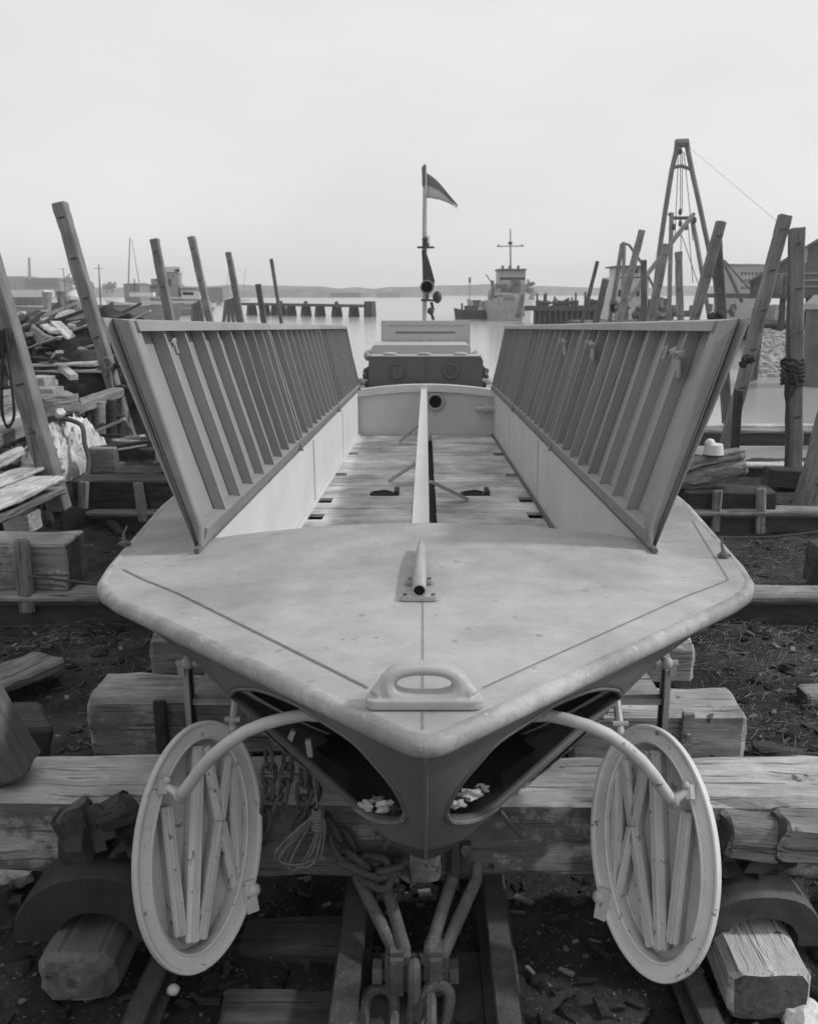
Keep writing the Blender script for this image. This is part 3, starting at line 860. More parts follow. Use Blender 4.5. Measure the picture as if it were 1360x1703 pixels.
# things inside the bow openings
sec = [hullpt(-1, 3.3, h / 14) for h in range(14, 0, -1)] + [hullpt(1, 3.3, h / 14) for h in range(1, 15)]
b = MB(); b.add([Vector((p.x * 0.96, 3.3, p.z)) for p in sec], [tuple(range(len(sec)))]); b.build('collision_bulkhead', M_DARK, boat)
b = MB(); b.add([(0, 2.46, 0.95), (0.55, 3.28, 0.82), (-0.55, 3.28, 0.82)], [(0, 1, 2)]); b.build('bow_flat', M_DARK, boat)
def scrap(c, r_, seed, m):
    b = MB(); b.ball(c, r_, 16, 1.3, seed); b.build('litter_scrap', m, boat, smooth=True, angle=60)
for i, (x, y, Y, rr, m_) in enumerate(((612, 1338, 2.56, 0.022, M_RAG), (640, 1342, 2.50, 0.024, M_RAG), (628, 1330, 2.56, 0.016, M_WOOD), (655, 1346, 2.47, 0.013, M_WOODD), (760, 1338, 2.50, 0.02, M_RAG), (782, 1322, 2.58, 0.028, M_RAG), (745, 1340, 2.48, 0.014, M_WOOD), (800, 1312, 2.66, 0.02, M_WOOD))): scrap(at(x, y, Y), (rr * 1.1, rr * .7, rr * .6), i, M_CABTOP if m_ is M_RAG else m_)
for (x0, y0, x1, y1, m_) in ((488, 1215, 476, 1245, M_CABTOP), (512, 1230, 516, 1258, M_CABTOP)):
    b = MB(); b.bar(at(x0, y0, 2.98), at(x1, y1, 2.98), 0.02, 0.02); b.build('frame_piece', m_, boat)
# --- wheelhouse aft
def wheelhouse():
    ya = 15.35
    x0, x1, z0, z1 = pxbox(610, 592, 800, 646, ya)
    xc = 0.0; hw = (x1 - x0) / 2
    z0 = zdeck(ya) + 0.0
    root = MB()
    poly = []
    r = 0.10
    for (cx, cz, a0) in ((hw - r, z1 - r, 0), (-hw + r, z1 - r, pi / 2)):
        for i in range(6): poly.append(Vector((cx + r * cos(a0 + pi / 2 * i / 5), ya, cz + r * sin(a0 + pi / 2 * i / 5))))
    poly = [Vector((hw, ya, z0))] + poly + [Vector((-hw, ya, z0))]
    # slightly veed front
    root.prism(poly, (0, 0.9, 0))
    wh = root.build('wheelhouse', M_CABIN, boat, smooth=True)
    b = MB(); b.box2((-0.006, ya - 0.012, zdeck(ya) + 0.1), (0.006, ya - 0.002, z1 - 0.01)); b.build('front_joint', M_SEAM, wh)
    for px in (660.5, 750):
        c = at(px, 617, ya - 0.01)
        b = MB(); rp = ringpts(c, 0.125, EX, EZ); b.tube(rp + [rp[0]], 0.026, 8, False); b.build('porthole_frame', M_CABIN, wh, smooth=True)
        b = MB(); b.tube([c + EY * 0.003, c + EY * 0.012], 0.12, 20); b.build('porthole_glass', M_GLASS, wh)
    # sloped pale cabin top
    za = z1 - 0.002; yb = 16.5
    t0 = at(617, 577, yb); t1 = at(783, 577, yb)
    yb = 15.75; t0 = at(617, 592, yb); t1 = at(783, 573.5, yb); r = 0.09; poly = [Vector((t1.x, yb, za - 0.1))]
    for (cx, a0) in ((t1.x - r, 0), (t0.x + r, pi / 2)):
        for i in range(6): poly.append(Vector((cx + r * cos(a0 + pi / 2 * i / 5), yb, t1.z - r + r * sin(a0 + pi / 2 * i / 5))))
    poly.append(Vector((t0.x, yb, za - 0.1)))
    b = MB(); b.prism(poly, (0, 1.1, 0)); ct = b.build('cabin_top', M_CABTOP, wh, smooth=True)
    b = MB(); b.box2((-hw + 0.03, ya - 0.02, za - 0.012), (hw - 0.03, yb, za + 0.012)); b.build('cabin_ledge', M_CABTOP, wh, bevel=0.005)
    for px in (648, 705, 765):
        c = at(px, 588, ya + 0.12); c.z = za + 0.035
        b = MB(); b.ball(c, (0.13, 0.05, 0.03), 10); b.build('cleat', M_CABTOP, ct, smooth=True)
    for (px, sgn) in ((613, -1), (793, 1)):
        c = at(px, 587, 15.9)
        b = MB(); b.ball(c - EZ * 0.04, (0.09, 0.2, 0.10), 14); b.build('side_ventilator', M_CABTOP, wh, smooth=True)
    # raised lid with its slot
    yc = 16.9
    a = at(634, 572, yc); bq = at(782, 533, yc)
    lid = MB(); lid.box2((a.x, yc, a.z - 0.5), (bq.x, yc + 0.06, bq.z)); ld = lid.build('raised_lid', M_HATCH, wh, bevel=0.012)
    f = MB(); p0, p1 = at(646, 540.5, yc - 0.004), at(772, 540.5, yc - 0.004); f.bar(p0, p1, 0.02, 0.018); ld2 = f.build('lid_lip', M_CABTOP, ld)
    f = MB(); p0, p1 = at(658, 552.5, yc - 0.005), at(757, 552.5, yc - 0.005); f.bar(p0, p1, 0.012, 0.026); f.build('view_slot', M_SEAM, ld)
    q0, q1 = at(658, 569, yc - 0.006), at(757, 555, yc - 0.006)
    f = MB(); f.box2((q0.x, yc - 0.012, q0.z), (q1.x, yc - 0.002, q1.z)); f.build('slot_cover', M_CABTOP, ld)
    c = at(707, 563, yc - 0.014)
    f = MB(); f.tube([c, c - EY * 0.02], 0.085, 14); f.build('cover_knob', M_CABTOP, ld, smooth=True)
    sideb = MB(); sideb.box2((a.x + 0.02, yc + 0.06, a.z - 0.6), (bq.x - 0.02, yc + 1.6, bq.z - 0.25)); sideb.build('after_cabin', M_HATCH, wh, bevel=0.02)
    # gear at the sides of the house
    for px, py, r_, mm in ((600, 635, 0.065, M_SMID), (813, 634, 0.06, M_CABTOP)):
        c = at(px, py, 15.2); b = MB(); b.ball(c, (r_ * 1.1, r_, r_), 12); b.tube([c, c + Vector((0.10 if px < 700 else -0.10, 0.05, 0.02))], 0.03, 8); b.build('side_lamp', mm, wh, smooth=True)
    for sgn in (-1, 1):
        b = MB()
        for i, (dx, dz, rr) in enumerate(((0.02, 0.10, 0.07), (0.04, 0.22, 0.08), (0.0, 0.34, 0.06), (0.07, 0.30, 0.05))):
            b.ball((sgn * (hw + dx), 15.42 + 0.05 * i, zdeck(15.3) + dz), (rr, rr, rr * 1.1), 8, 0.3, i)
        b.build('deck_bundle', M_SDARK, wh, smooth=True)
    # mast
    ym = 17.6
    base = at(706, 536, ym); topm = at(706.5, 274, ym); mid = at(706, 402, ym)
    b = MB(); b.tube([base - EZ * 0.6, mid], 0.045, 10); b.tube([mid, topm], [0.05, 0.035], 10); ms = b.build('mast', M_MAST, wh, smooth=True)
    b = MB(); c = at(708, 411, ym); b.tube([c - EZ * .015, c + EZ * .015], 0.17, 14); b.tube([c + EZ * .015, c + EZ * .1], 0.07, 10); b.ball(c + EZ * 0.14, 0.075, 10); b.build('mast_light', M_SDARK, ms, smooth=True)
    b = MB(); c = at(710, 399, ym); b.tube([c - EZ * 0.06, c + EZ * 0.08], 0.06, 10); b.build('lamp_glass', M_WHITE, ms, smooth=True)
    # horn facing forward
    c = at(710, 477, ym - 0.35)
    b = MB(); b.tube([c, c + EY * 0.12, c + EY * 0.34, c + Vector((0, .42, -.02))], [0.115, 0.075, 0.05, 0.05], 16, cap=False); b.tube([c + Vector((0, .3, 0)), c + Vector((0, .35, -.22))], 0.04, 8)
    rp = ringpts(c, 0.118, EX, EZ); b.tube(rp + [rp[0]], 0.014, 8, False)
    hn = b.build('horn', M_SMID, ms, smooth=True)
    b = MB(); b.tube([c + EY * 0.05, c + EY * 0.07], 0.11, 16); b.build('horn_mouth', M_BLACK, hn)
    c = at(722, 498, ym - 0.1)
    b = MB(); b.bar(at(700, 499, ym - .1), at(728, 499, ym - .1), 0.05, 0.04); b.ball(at(727, 494, ym - .1), (0.09, 0.1, 0.12), 10); b.tube([at(717, 502, ym - .1), at(720, 514, ym - .1), at(716, 517, ym - .1), at(721, 532, ym - .1)], 0.03, 8); b.ball(at(716, 517, ym - .1), 0.07, 8); b.build('searchlight', M_SDARK, ms, smooth=True)
    # flags: the ensign at the head, a dark pennant furled against the pole
    def cloth(nm, outline, mats, amp, ph):
        """outline: rows of (px, py) pairs from hoist to fly, upper and lower edge"""
        b = MB(); rows = []; n = len(outline)
        for i, (ua, la_) in enumerate(outline):
            r = []
            for j in range(9):
                f_ = j / 8
                x, y = ua[0] + (la_[0] - ua[0]) * f_, ua[1] + (la_[1] - ua[1]) * f_
                r.append(at(x, y, ym + (-0.08 if nm != 'ensign' else 0.0) + amp * sin(ph + i * 1.1 + f_ * 1.5) * (i / n)))
            rows.append(r)
        b.grid(rows)
        for k_ in range(len(b.f)): b.m[k_] = 0 if (k_ % 8) < 4 or len(mats) == 1 else 1
        o = b.build(nm, mats, ms, smooth=True); o.modifiers.new('t', 'SOLIDIFY').thickness = 0.006
    cloth('ensign', [((709, 287), (709, 329)), ((716, 291), (716, 329)), ((724, 297), (724, 330.5)), ((732, 305), (732, 332)), ((740, 315), (740, 335)), ((748, 325), (747, 338)), ((755, 333), (754, 342)), ((761, 340), (760, 347))], [M_FLAGD, M_FLAGL], 0.10, 0.4)
    cloth('furled_edge', [((701, 278), (702, 308)), ((704, 274), (704, 312)), ((708, 272), (708, 306))], [M_FLAGD], 0.03, 1)
    cloth('pennant', [((701, 416), (704, 474)), ((705, 414), (707, 486)), ((711, 426), (713, 488)), ((717, 445), (718, 484)), ((722.5, 466), (722, 476))], [M_SDARK], 0.10, 2)
wheelhouse()

# ================================================================== CRADLE UNDER THE BOW
p_l, p_r = (-2.6, 3.16), (2.4, 3.16)
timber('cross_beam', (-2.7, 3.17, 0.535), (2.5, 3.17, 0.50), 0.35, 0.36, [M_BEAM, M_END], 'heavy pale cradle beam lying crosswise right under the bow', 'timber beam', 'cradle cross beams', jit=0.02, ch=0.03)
# runner timbers on the outer rails
timber('runner_timber', (at(122, 1600, 2.66).x, 2.66, 0.17), (at(122, 1600, 2.66).x - 0.02, 3.6, 0.13), 0.285, 0.19, [M_POSTD, M_END], 'brown runner timber end below the left arched saddle', 'timber beam', 'runner timbers', ch=0.04, jit=0.015)
timber('runner_timber', (at(1282, 1650, 2.58).x, 2.58, 0.17), (at(1282, 1650, 2.58).x + 0.03, 3.6, 0.13), 0.29, 0.20, [M_WOODL, M_END], 'cracked pale runner timber end below the right arched saddle', 'timber beam', 'runner timbers', ch=0.03, jit=0.012)
M_SADR = mat('grey_iron', 0.13, 0.35, 7, rough=0.75, bump=0.6, bscale=30, stain=0.35, side=0.6)  # paler than the left saddle's iron; sides darker than its top
def saddle(cx, y0, zc, ri, ro, depth, label, lump):
    b = MB(); k = 20; rows = []
    for (r, y) in ((ri, y0), (ro * 0.97, y0), (ro, y0 + 0.02), (ro, y0 + depth), (ri, y0 + depth)):
        rows.append([Vector((cx + r * cos(pi * i / k) * (1.08), y, zc + r * sin(pi * i / k) * 0.95)) for i in range(k + 1)])
    b.grid(rows + [rows[0]])
    n = k + 1
    b.f += [(0, n, 2 * n, 3 * n, 4 * n), (k, n + k, 2 * n + k, 3 * n + k, 4 * n + k)]; b.m += [0, 0]
    for p in b.v:
        d = noise.noise(p * 6 + Vector((lump * 3, 0, 0))) * 0.012
        p.x += d; p.z += d
    o = b.build('axle_saddle', M_IRON if lump > 0 else M_SADR, smooth=True, label=label, cat='bearing saddle', group='axle saddles')
    for i, (dx, dz, rr) in enumerate(((-0.17, 0.10, 0.07), (0.12, ro + 0.03, 0.08), (-0.06, ro + 0.07, 0.10))):
        q = MB(); q.ball((cx + dx * lump, y0 + depth * 0.7, zc + dz), (rr, 0.08, rr * 0.8), 18, 1.0, i + lump); q.build('casting_lug', M_IRON, o, smooth=True)
    return o
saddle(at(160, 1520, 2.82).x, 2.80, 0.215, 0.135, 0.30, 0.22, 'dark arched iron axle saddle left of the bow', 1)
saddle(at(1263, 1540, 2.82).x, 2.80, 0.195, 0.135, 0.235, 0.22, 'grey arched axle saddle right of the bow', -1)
# block bolted to the beam above the right saddle, dark blocks left
timber('packing_block', at(1200, 1385, 2.96), at(1290, 1392, 2.96), 0.16, 0.15, [M_WOOD, M_END], 'squared packing block with a dark hole above the right saddle', 'wood block', jit=0.02)
timber('packing_block', at(1290, 1385, 2.93), at(1400, 1395, 2.93), 0.16, 0.17, [M_WOOD, M_END], 'dark packing block at the right frame edge beside the saddle', 'wood block', jit=0.02)
timber('packing_block', at(118, 1345, 2.95), at(150, 1420, 2.95), 0.13, 0.12, [M_WOODD, M_END], 'dark upright packing block above the left saddle', 'wood block', jit=0.03)
timber('packing_block', at(165, 1365, 2.95), at(215, 1345, 2.95), 0.13, 0.10, [M_WOODD, M_END], 'small tilted dark packing block tucked against the left bow door', 'wood block', jit=0.03)
# rails
def rail_obj(xa, label, y0=1.2, y1=16, mm=M_STEEL, wd=0.075, zt=0.07, name='rail', group='slipway rails'):
    b = MB()
    for (w2, za, zb) in ((0.14, 0.0, 0.015), (0.02, 0.014, zt - 0.03), (wd, zt - 0.031, zt)):
        f = lambda y, z: z - 0.04 * (y - 4)
        pts = [(xa - w2 / 2, y0, f(y0, za)), (xa + w2 / 2, y0, f(y0, za)), (xa + w2 / 2, y0, f(y0, zb)), (xa - w2 / 2, y0, f(y0, zb))]
        b.prism(pts, (0, y1 - y0, -0.04 * (y1 - y0)))
    return b.build(name, mm, label=label, cat='rail', group=group, bevel=0.004)
rail_obj(-0.285, 'rusty inner rail left of the hanging shackle', wd=0.095, zt=0.13)
rail_obj(0.285, 'rusty inner rail right of the hanging shackle', wd=0.085, zt=0.13)
rail_obj(-1.02, 'outer rail under the left bow door')
rail_obj(1.0, 'outer rail under the right bow door')
b = MB(); b.box2((-0.22, 1.6, -0.04), (0.22, 2.95, 0.045)); b.build('sole_plate', M_STEEL, label='flat rusty sole plate between the two inner rails', cat='metal plate', bevel=0.01)
for i, (yy_, lab) in enumerate(((2.66, 'wet sleeper nearest the camera between the rails'), (3.05, 'sleeper just under the bow beam'))):
    timber('sleeper', (-0.75, yy_, 0.0), (-0.32, yy_, 0.0), 0.2, 0.10, [M_WOODD, M_END], lab, 'sleeper', 'sleepers', jit=0.015)
# drawbar shackles: V-shaped rods down to two clevises
db = empty('drawbar', (0, 2.75, 0.05), 'pair of forked rusty hauling links hanging under the cradle beam', 'hauling gear')
for sgn, top2, lo in ((-1, ((596, 1463), (640, 1466)), ((658, 1585), (672, 1578))), (1, ((752, 1462), (792, 1463)), ((715, 1580), (736, 1588)))):
    for (tp, lw) in zip(top2, lo):
        b = MB(); p0 = at(tp[0], tp[1], 2.96); p1 = at(lw[0], lw[1], 2.72)
        b.tube([p0 + Vector((0, 0.08, 0.06)), p0, p0 + (p1 - p0) * 0.5, p1, p1 + Vector((0, -0.01, -0.05))], 0.0245, 12); b.build('fork_rod', M_ROD, db, smooth=True)
    xa = 660 if sgn < 0 else 725
    a, c = at(xa - 20, 1582, 2.70), at(xa + 20, 1655, 2.70)
    b = MB(); b.box2((a.x, 2.67, c.z), (c.x, 2.80, a.z)); b.build('clevis', M_ROD, db, bevel=0.02, smooth=True)
p0, p1 = at(620, 1620, 2.735), at(762, 1620, 2.735)
b = MB(); b.tube([p0, p1], 0.028, 12); b.build('clevis_pin', M_ROD, db, smooth=True)
for p, s2 in ((p0, 1), (p1, -1)):
    b = MB(); b.tube([p, p + EX * 0.035 * s2], 0.05, 6); b.build('pin_nut', M_ROD, db)
def link(b, c, d1, d2, ln, wd, r, k=20):
    """one chain link: a stadium loop in the plane (d1, d2)"""
    pts = []
    for i in range(k):
        a = 2 * pi * i / k
        ex = (ln / 2 - wd / 2) * (1 if cos(a) > 0 else -1)
        pts.append(c + d1 * (ex + cos(a) * wd / 2) + d2 * (sin(a) * wd / 2))
    b.tube(pts + [pts[0]], r, 8, False)
def chain(pts, ln, wd, r):
    b = MB()
    P = [Vector(p) for p in pts]
    d = [0]
    for i in range(1, len(P)): d.append(d[-1] + (P[i] - P[i - 1]).length)
    step = ln - 2.6 * r; n = max(1, int(d[-1] / step))
    for q in range(n + 1):
        s_ = min(d[-1], q * step)
        for i in range(1, len(P)):
            if s_ <= d[i] + 1e-9: break
        t = (s_ - d[i - 1]) / max(1e-9, d[i] - d[i - 1]); c = P[i - 1] + (P[i] - P[i - 1]) * t; X = (P[i] - P[i - 1]).normalized()
        Y = X.cross(Vector((0.2, 1, 0.3))).normalized(); Z = X.cross(Y)
        a = pi / 4 + (pi / 2 if q % 2 else 0) + rnd.uniform(-0.25, 0.25)
        link(b, c, X, Y * cos(a) + Z * sin(a), ln, wd, r)
    return b
b = MB(); link(b, at(689, 1650, 2.70), EZ, EY, 0.26, 0.11, 0.024); 
b.build('shackle_link', M_ROD, label='long upright chain link hooked on the pin between the two forks', cat='chain link', smooth=True)
b = MB(); c = at(630, 1690, 2.62); link(b, c, Vector((0, .9, .3)).normalized(), EX, 0.2, 0.11, 0.022); link(b, at(700, 1695, 2.58), EY, Vector((.7, 0, .7)), 0.2, 0.10, 0.022); link(b, at(722, 1685, 2.62), Vector((.2, .6, .8)).normalized(), EX, 0.18, 0.10, 0.022)
b.build('hauling_chain', M_ROD, label='thick hauling chain links lying below the shackle at the bottom edge', cat='chain', smooth=True)
chain([at(553, 1375, 2.98), at(575, 1415, 2.94), at(605, 1438, 2.90), at(640, 1445, 2.88), at(678, 1434, 2.90), at(690, 1425, 3.0)], 0.115, 0.072, 0.0145).build('keel_chain', M_STEEL, label='heavy rusty chain slung under the stem', cat='chain', smooth=True)
chain([at(590, 1440, 2.93), at(630, 1458, 2.90), at(665, 1448, 2.92)], 0.13, 0.085, 0.016).build('keel_chain', M_STEEL, label='shorter second chain loop below the stem chain', cat='chain', smooth=True)
hang = [((447, 1262), (438, 1395), 'outermost rusty chain hanging beside the left bow door'), ((478, 1262), (462, 1350), 'second hanging chain in from the left bow door'), ((505, 1290), (492, 1385), 'third hanging chain in, beside the rope coil'), ((522, 1300), (515, 1350), 'short hanging chain nearest the bow behind the rope coil')]
for (a, c, lab) in hang:
    p0, p1 = at(a[0], a[1], 2.93), at(c[0], c[1], 2.91)
    chain([p0, (p0 + p1) / 2 + Vector((0.012, 0, 0)), p1], 0.085, 0.05, 0.0085).build('hanging_chain', M_STEEL, label=lab, cat='chain', group='chains hanging by the left bow door', smooth=True)
# hung coil of thin rope
b = MB(); r6 = random.Random(11)
for i in range(6):
    cxp = [(530, 1350), (508 - 7 * i + r6.uniform(-4, 4), 1385 + 3 * i), (482 - 4 * i + r6.uniform(-5, 5), 1428 + r6.uniform(-8, 6)), (487 + 3 * i, 1450 - 3 * i), (510 + 4 * i, 1425 + r6.uniform(-9, 9)), (530 + 2 * i, 1375), (531, 1350)]
    pts = smooth_loop([at(x, y, 2.88 + r6.uniform(-.02, .02)) for x, y in cxp], 6)
    b.tube(pts + [pts[0]], 0.0045, 5, False)
for i in range(7):
    c = at(529, 1347 + i * 5, 2.875); rp = ringpts(c, 0.02, EX, EY, 10); b.tube(rp + [rp[0]], 0.006, 5, False)
b.tube([at(524, 1310, 2.88), at(528, 1345, 2.88)], 0.004, 5)
b.build('rope_coil', M_ROPE, label='thin pale rope coil hanging beside the chains left of the stem', cat='rope', smooth=True)
# keel block and iron plates below the stem
timber('keel_block', (0.0, 2.85, 0.55), (0.02, 4.2, 0.45), 0.16, 0.22, [M_WOODD, M_END], 'splintered dark keel block under the stem foot', 'wood block', jit=0.03)
b = MB(); b.box(at(757, 1438, 2.97), (0.03, 0.05, 0.20)); b.box(at(770, 1430, 2.99), (0.06, 0.02, 0.16)); b.tube([at(775, 1415, 2.97), at(775, 1415, 2.93)], 0.022, 6); b.build('bolted_plate', M_STEEL, label='narrow bolted iron plate on the beam just right of the stem', cat='metal plate')
b = MB(); b.tube([at(832, 1350, 2.97), at(868, 1394, 2.93)], 0.009, 8); b.build('iron_drift', M_STEEL, label='thin iron rod leaning on the front beam right of the stem', cat='rod', smooth=True)
# struts standing at each side, bolted to the hull
for sx in (-1, 1):
    mx = lambda x: x if sx < 0 else 2 * 710 - x
    Y = 3.62
    rt = empty('hull_strut', at(mx(314), 1240, Y) - EZ * 0.2, 'steel channel strut clamped to the hull behind the %s bow door' % ('left' if sx < 0 else 'right'), 'strut', 'hull struts')
    a, c = at(mx(303), 1118, Y), at(mx(327), 1335, Y)
    b = MB(); b.box2((a.x, Y, c.z), (a.x - sx * 0.025, Y + 0.09, a.z)); b.box2((a.x - sx * 0.026, Y + 0.055, c.z), (c.x, Y + 0.075, a.z)); b.build('channel', M_CHOCK, rt)
    b = MB(); b.box2((a.x - sx * 0.027, Y + 0.03, c.z), (c.x, Y + 0.054, a.z)); b.build('web', M_DARK, rt)  # near-black slab standing in for the shaded gap inside the channel
    b = MB(); q = at(mx(312), 1103, Y); b.tube([q + Vector((-0.05, 0, 0)), q + Vector((0.05, 0, 0))], 0.016, 8); b.ball(q, 0.03, 10); b.bar(q, q + Vector((0, 0.1, 0.09)), 0.03, 0.04); b.bar(q + Vector((sx * .03, .0, 0)), q + Vector((sx * .03, .0, -.06)), 0.02, 0.03, EX); b.build('clamp', M_CHOCK, rt, smooth=True)

# ------------------------------------------------------------------ blocks farther back under the hull
def bilge_block(px, Yf, dep, zb, label, m, strap=None, group=None):
    """a big squared baulk: front face fills the pixel box"""
    x0, x1, z0, z1 = pxbox(*px, Yf)
    z0 = zb if zb is not None else z0
    o = timber('bilge_block', (x0, Yf + dep / 2, (z0 + z1) / 2), (x1, Yf + dep / 2, (z0 + z1) / 2), dep, z1 - z0, m, label, 'wood block', group, jit=0.018, ch=0.035)
    if strap:
        s0, s1, t0, t1 = pxbox(strap[0], strap[1], strap[2], strap[3], Yf - 0.025)
        b = MB(); b.box2((s0, Yf - 0.035, t0), (s1, Yf - 0.004, t1)); b.tube([Vector(((s0 + s1) / 2, Yf - 0.034, (t0 + t1) / 2 + .02)), Vector(((s0 + s1) / 2, Yf - 0.055, (t0 + t1) / 2 + .02))], 0.02, 6)
        b.build('strap', M_STEEL if not group or 'left' in label else M_WOODL, o, bevel=0.006)
    return o
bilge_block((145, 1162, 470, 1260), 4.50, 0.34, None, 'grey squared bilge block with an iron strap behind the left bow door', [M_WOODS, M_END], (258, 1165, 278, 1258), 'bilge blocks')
bilge_block((950, 1185, 1240, 1278), 4.40, 0.34, None, 'pale squared bilge block with a wooden cleat behind the right bow door', M_WOODL, (1132, 1185, 1152, 1268), 'bilge blocks')
bilge_block((250, 1060, 470, 1128), 5.65, 0.3, None, 'farther bilge block under the left bilge, in shade', M_WOOD, None, 'bilge blocks')
bilge_block((950, 1075, 1155, 1140), 5.5, 0.35, None, 'farther pale bilge block half hidden by the right bilge', M_WOODL, None, 'bilge blocks')

# ------------------------------------------------------------------ cross beams: steel girders with planks
def girder(Y, label, z0, h, xa=-9, xb=9, group='steel cradle girders'):
    b = MB(); f = 0.16
    b.box2((xa, Y, z0), (xb, Y + f, z0 + 0.022)); b.box2((xa, Y, z0 + h - 0.022), (xb, Y + f, z0 + h)); b.box2((xa, Y + f * 0.42, z0 + 0.021), (xb, Y + f * 0.58, z0 + h - 0.021))
    return b.build('cross_girder', M_GIRDER, label=label, cat='girder', group=group)
girder(6.85, 'steel cross girder nearest the bow behind the front blocks', -0.13, 0.22)
timber('girder_plank', (-9, 6.98, 0.125), (9, 6.98, 0.125), 0.30, 0.07, [M_WOOD, M_END], 'long plank on top of the nearest steel girder', 'plank', 'girder planks', seg=80)
girder(10.15, 'middle steel cross girder below the side block crates', -0.26, 0.24)
timber('girder_plank', (-4.6, 10.28, 0.015), (5.0, 10.28, 0.015), 0.30, 0.07, [M_WOOD, M_END], 'plank on the middle steel girder under the block crates', 'plank', 'girder planks', seg=60)
girder(14.3, 'third steel cross girder at the water edge', -0.50, 0.24, -7, 9)
timber('girder_plank', (3.2, 14.4, -0.22), (7.6, 14.4, -0.22), 0.28, 0.07, [M_WOODL, M_END], 'short pale plank on the third girder to the right', 'plank', 'girder planks')
girder(17.6, 'farthest steel cross girder awash in the water', -0.45, 0.26, -7, 10)
timber('girder_plank', (2.5, 17.7, -0.15), (9.5, 17.7, -0.15), 0.28, 0.07, [M_WOOD, M_END], 'plank on the farthest girder right of the boat', 'plank', 'girder planks')
timber('girder_plank', (2.5, 19.4, -0.33), (10.5, 19.5, -0.33), 0.3, 0.10, [M_WOODL, M_END], 'pale plank floating level at the water edge right', 'plank', 'girder planks')
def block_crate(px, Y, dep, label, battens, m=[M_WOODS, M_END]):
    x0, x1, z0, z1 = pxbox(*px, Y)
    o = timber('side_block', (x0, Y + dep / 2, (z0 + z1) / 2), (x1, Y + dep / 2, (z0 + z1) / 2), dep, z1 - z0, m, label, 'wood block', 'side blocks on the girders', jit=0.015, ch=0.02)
    for (xa, ya, xb, yb, wd) in battens:
        p0, p1 = at(xa, ya, Y - 0.05), at(xb, yb, Y - 0.09)
        timber('batten', p0, p1, wd, 0.07, [M_WOOD, M_END], parent=o, up=(0, -1, 0), jit=0.008)
    return o
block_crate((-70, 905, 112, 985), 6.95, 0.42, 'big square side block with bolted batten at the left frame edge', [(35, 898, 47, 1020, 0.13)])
block_crate((122, 800, 290, 868), 10.25, 0.42, 'dark mossy side block with two battens left of the bow', [(139, 800, 138, 868, 0.12), (229, 802, 240, 868, 0.12)], [M_WOODD, M_END])
block_crate((1140, 818, 1291, 866), 10.25, 0.40, 'mossy side block with two battens right of the bow', [(1193, 815, 1188, 885, 0.11), (1265, 812, 1264, 888, 0.12)], [M_WOODD, M_END])
b = MB(); b.tube([at(48, 958, 6.84), at(105, 965, 6.8), at(170, 973, 6.8), at(320, 985, 6.8)], 0.012, 6); b.build('wire_cable', M_STEEL, label='thin wire cable running from the left side block behind the boat shoulder', cat='cable', smooth=True)

# ------------------------------------------------------------------ leaning cradle uprights
def post(label, top, bot, Y, wd, m=M_POST, dp=None, zb=None, name='cradle_post', group='cradle uprights'):
    p1 = at(*top, Y); p0 = at(*bot, Y)
    if zb is not None:
        k = (zb - p0.z) / (p1.z - p0.z); p0 = p0 + (p1 - p0) * k
    o = timber(name, p0, p1, wd, dp or wd, [m, M_END], label, 'post', group, up=(0, -1, 0), jit=0.012, ch=0.018)
    for q in range(5):
        f = 0.28 + q * 0.165
        c = p0 + (p1 - p0) * f + Vector((rnd.uniform(-.02, .02), -(dp or wd) / 2 - 0.005, 0))
        b = MB(); b.bar(c - EX * 0.045 + EZ * -.012, c + EX * 0.045 + EZ * .012, 0.02, 0.02); b.build('spike', M_STEEL, o)
    return o
post('thick leaning upright at the left edge with a rope loop', (-42, 352), (101, 848), 10.05, 0.22)
post('tall leaning upright just left of the raised panel', (99, 337), (214, 728), 14.2, 0.20, dp=0.2)
post('upright with flat top third from the left', (256.5, 397), (281, 522), 20, 0.185, zb=-0.8)
post('upright fourth from the left beside the ship bridge', (318, 393), (347, 522), 24, 0.18, zb=-0.9)
post('upright fifth from the left near the pier root', (379.5, 419), (399, 522), 28, 0.18, zb=-0.9)
post('short stubby upright above the left panel joint', (429, 472), (437, 522), 32, 0.19, M_POSTD, zb=-0.9)
post('dark banded upright nearest the pier on the left', (451, 430), (465, 520), 44, 0.16, M_POSTD, zb=-0.9)
post('long leaning upright behind the right panel front edge', (1305.5, 357), (1205, 748), 14.0, 0.175)
dpst = post('straight double upright bound with rope at the right', (1326, 378), (1322, 806), 13.5, 0.17)
post('thin dark plank half of the double upright at the right', (1316.5, 380), (1309, 790), 13.6, 0.09, M_POSTD)
post('pale leaning upright below the derrick right leg', (1199, 368), (1155, 528), 19, 0.19, zb=-0.8)
post('dark upright crossing behind the pale leaning one', (1191, 392), (1199, 528), 20, 0.20, M_POSTD, zb=-0.8)
post('slim straight upright inside the derrick frame', (1128, 418), (1131, 525), 26, 0.18, zb=-0.9)
post('leaning upright left of the slim straight one', (1108.5, 405), (1083, 526), 24, 0.19, zb=-0.9)
post('leaning upright with square top left of the derrick', (1067.5, 382), (1031, 525), 28, 0.19, zb=-0.9)
post('short straight upright behind the davit pipe', (1070, 432), (1071, 526), 30, 0.18, M_POSTD, zb=-0.9)
post('dark banded upright nearest the white ship on the right', (993.5, 434), (971, 523), 44, 0.17, M_POSTD, zb=-0.9)
post('blurred weathered upright next to the dark banded one', (1007, 464), (993, 525), 30, 0.2, M_POSTD, zb=-0.9)
post('massive slanting upright foot at the right frame edge', (1402, 640), (1337, 860), 11.2, 0.31, M_WOOD)
post('massive dark slanting upright foot at the lower left corner', (-400, 650), (12, 1292), 3.12, 0.24, M_POSTD, dp=0.2)
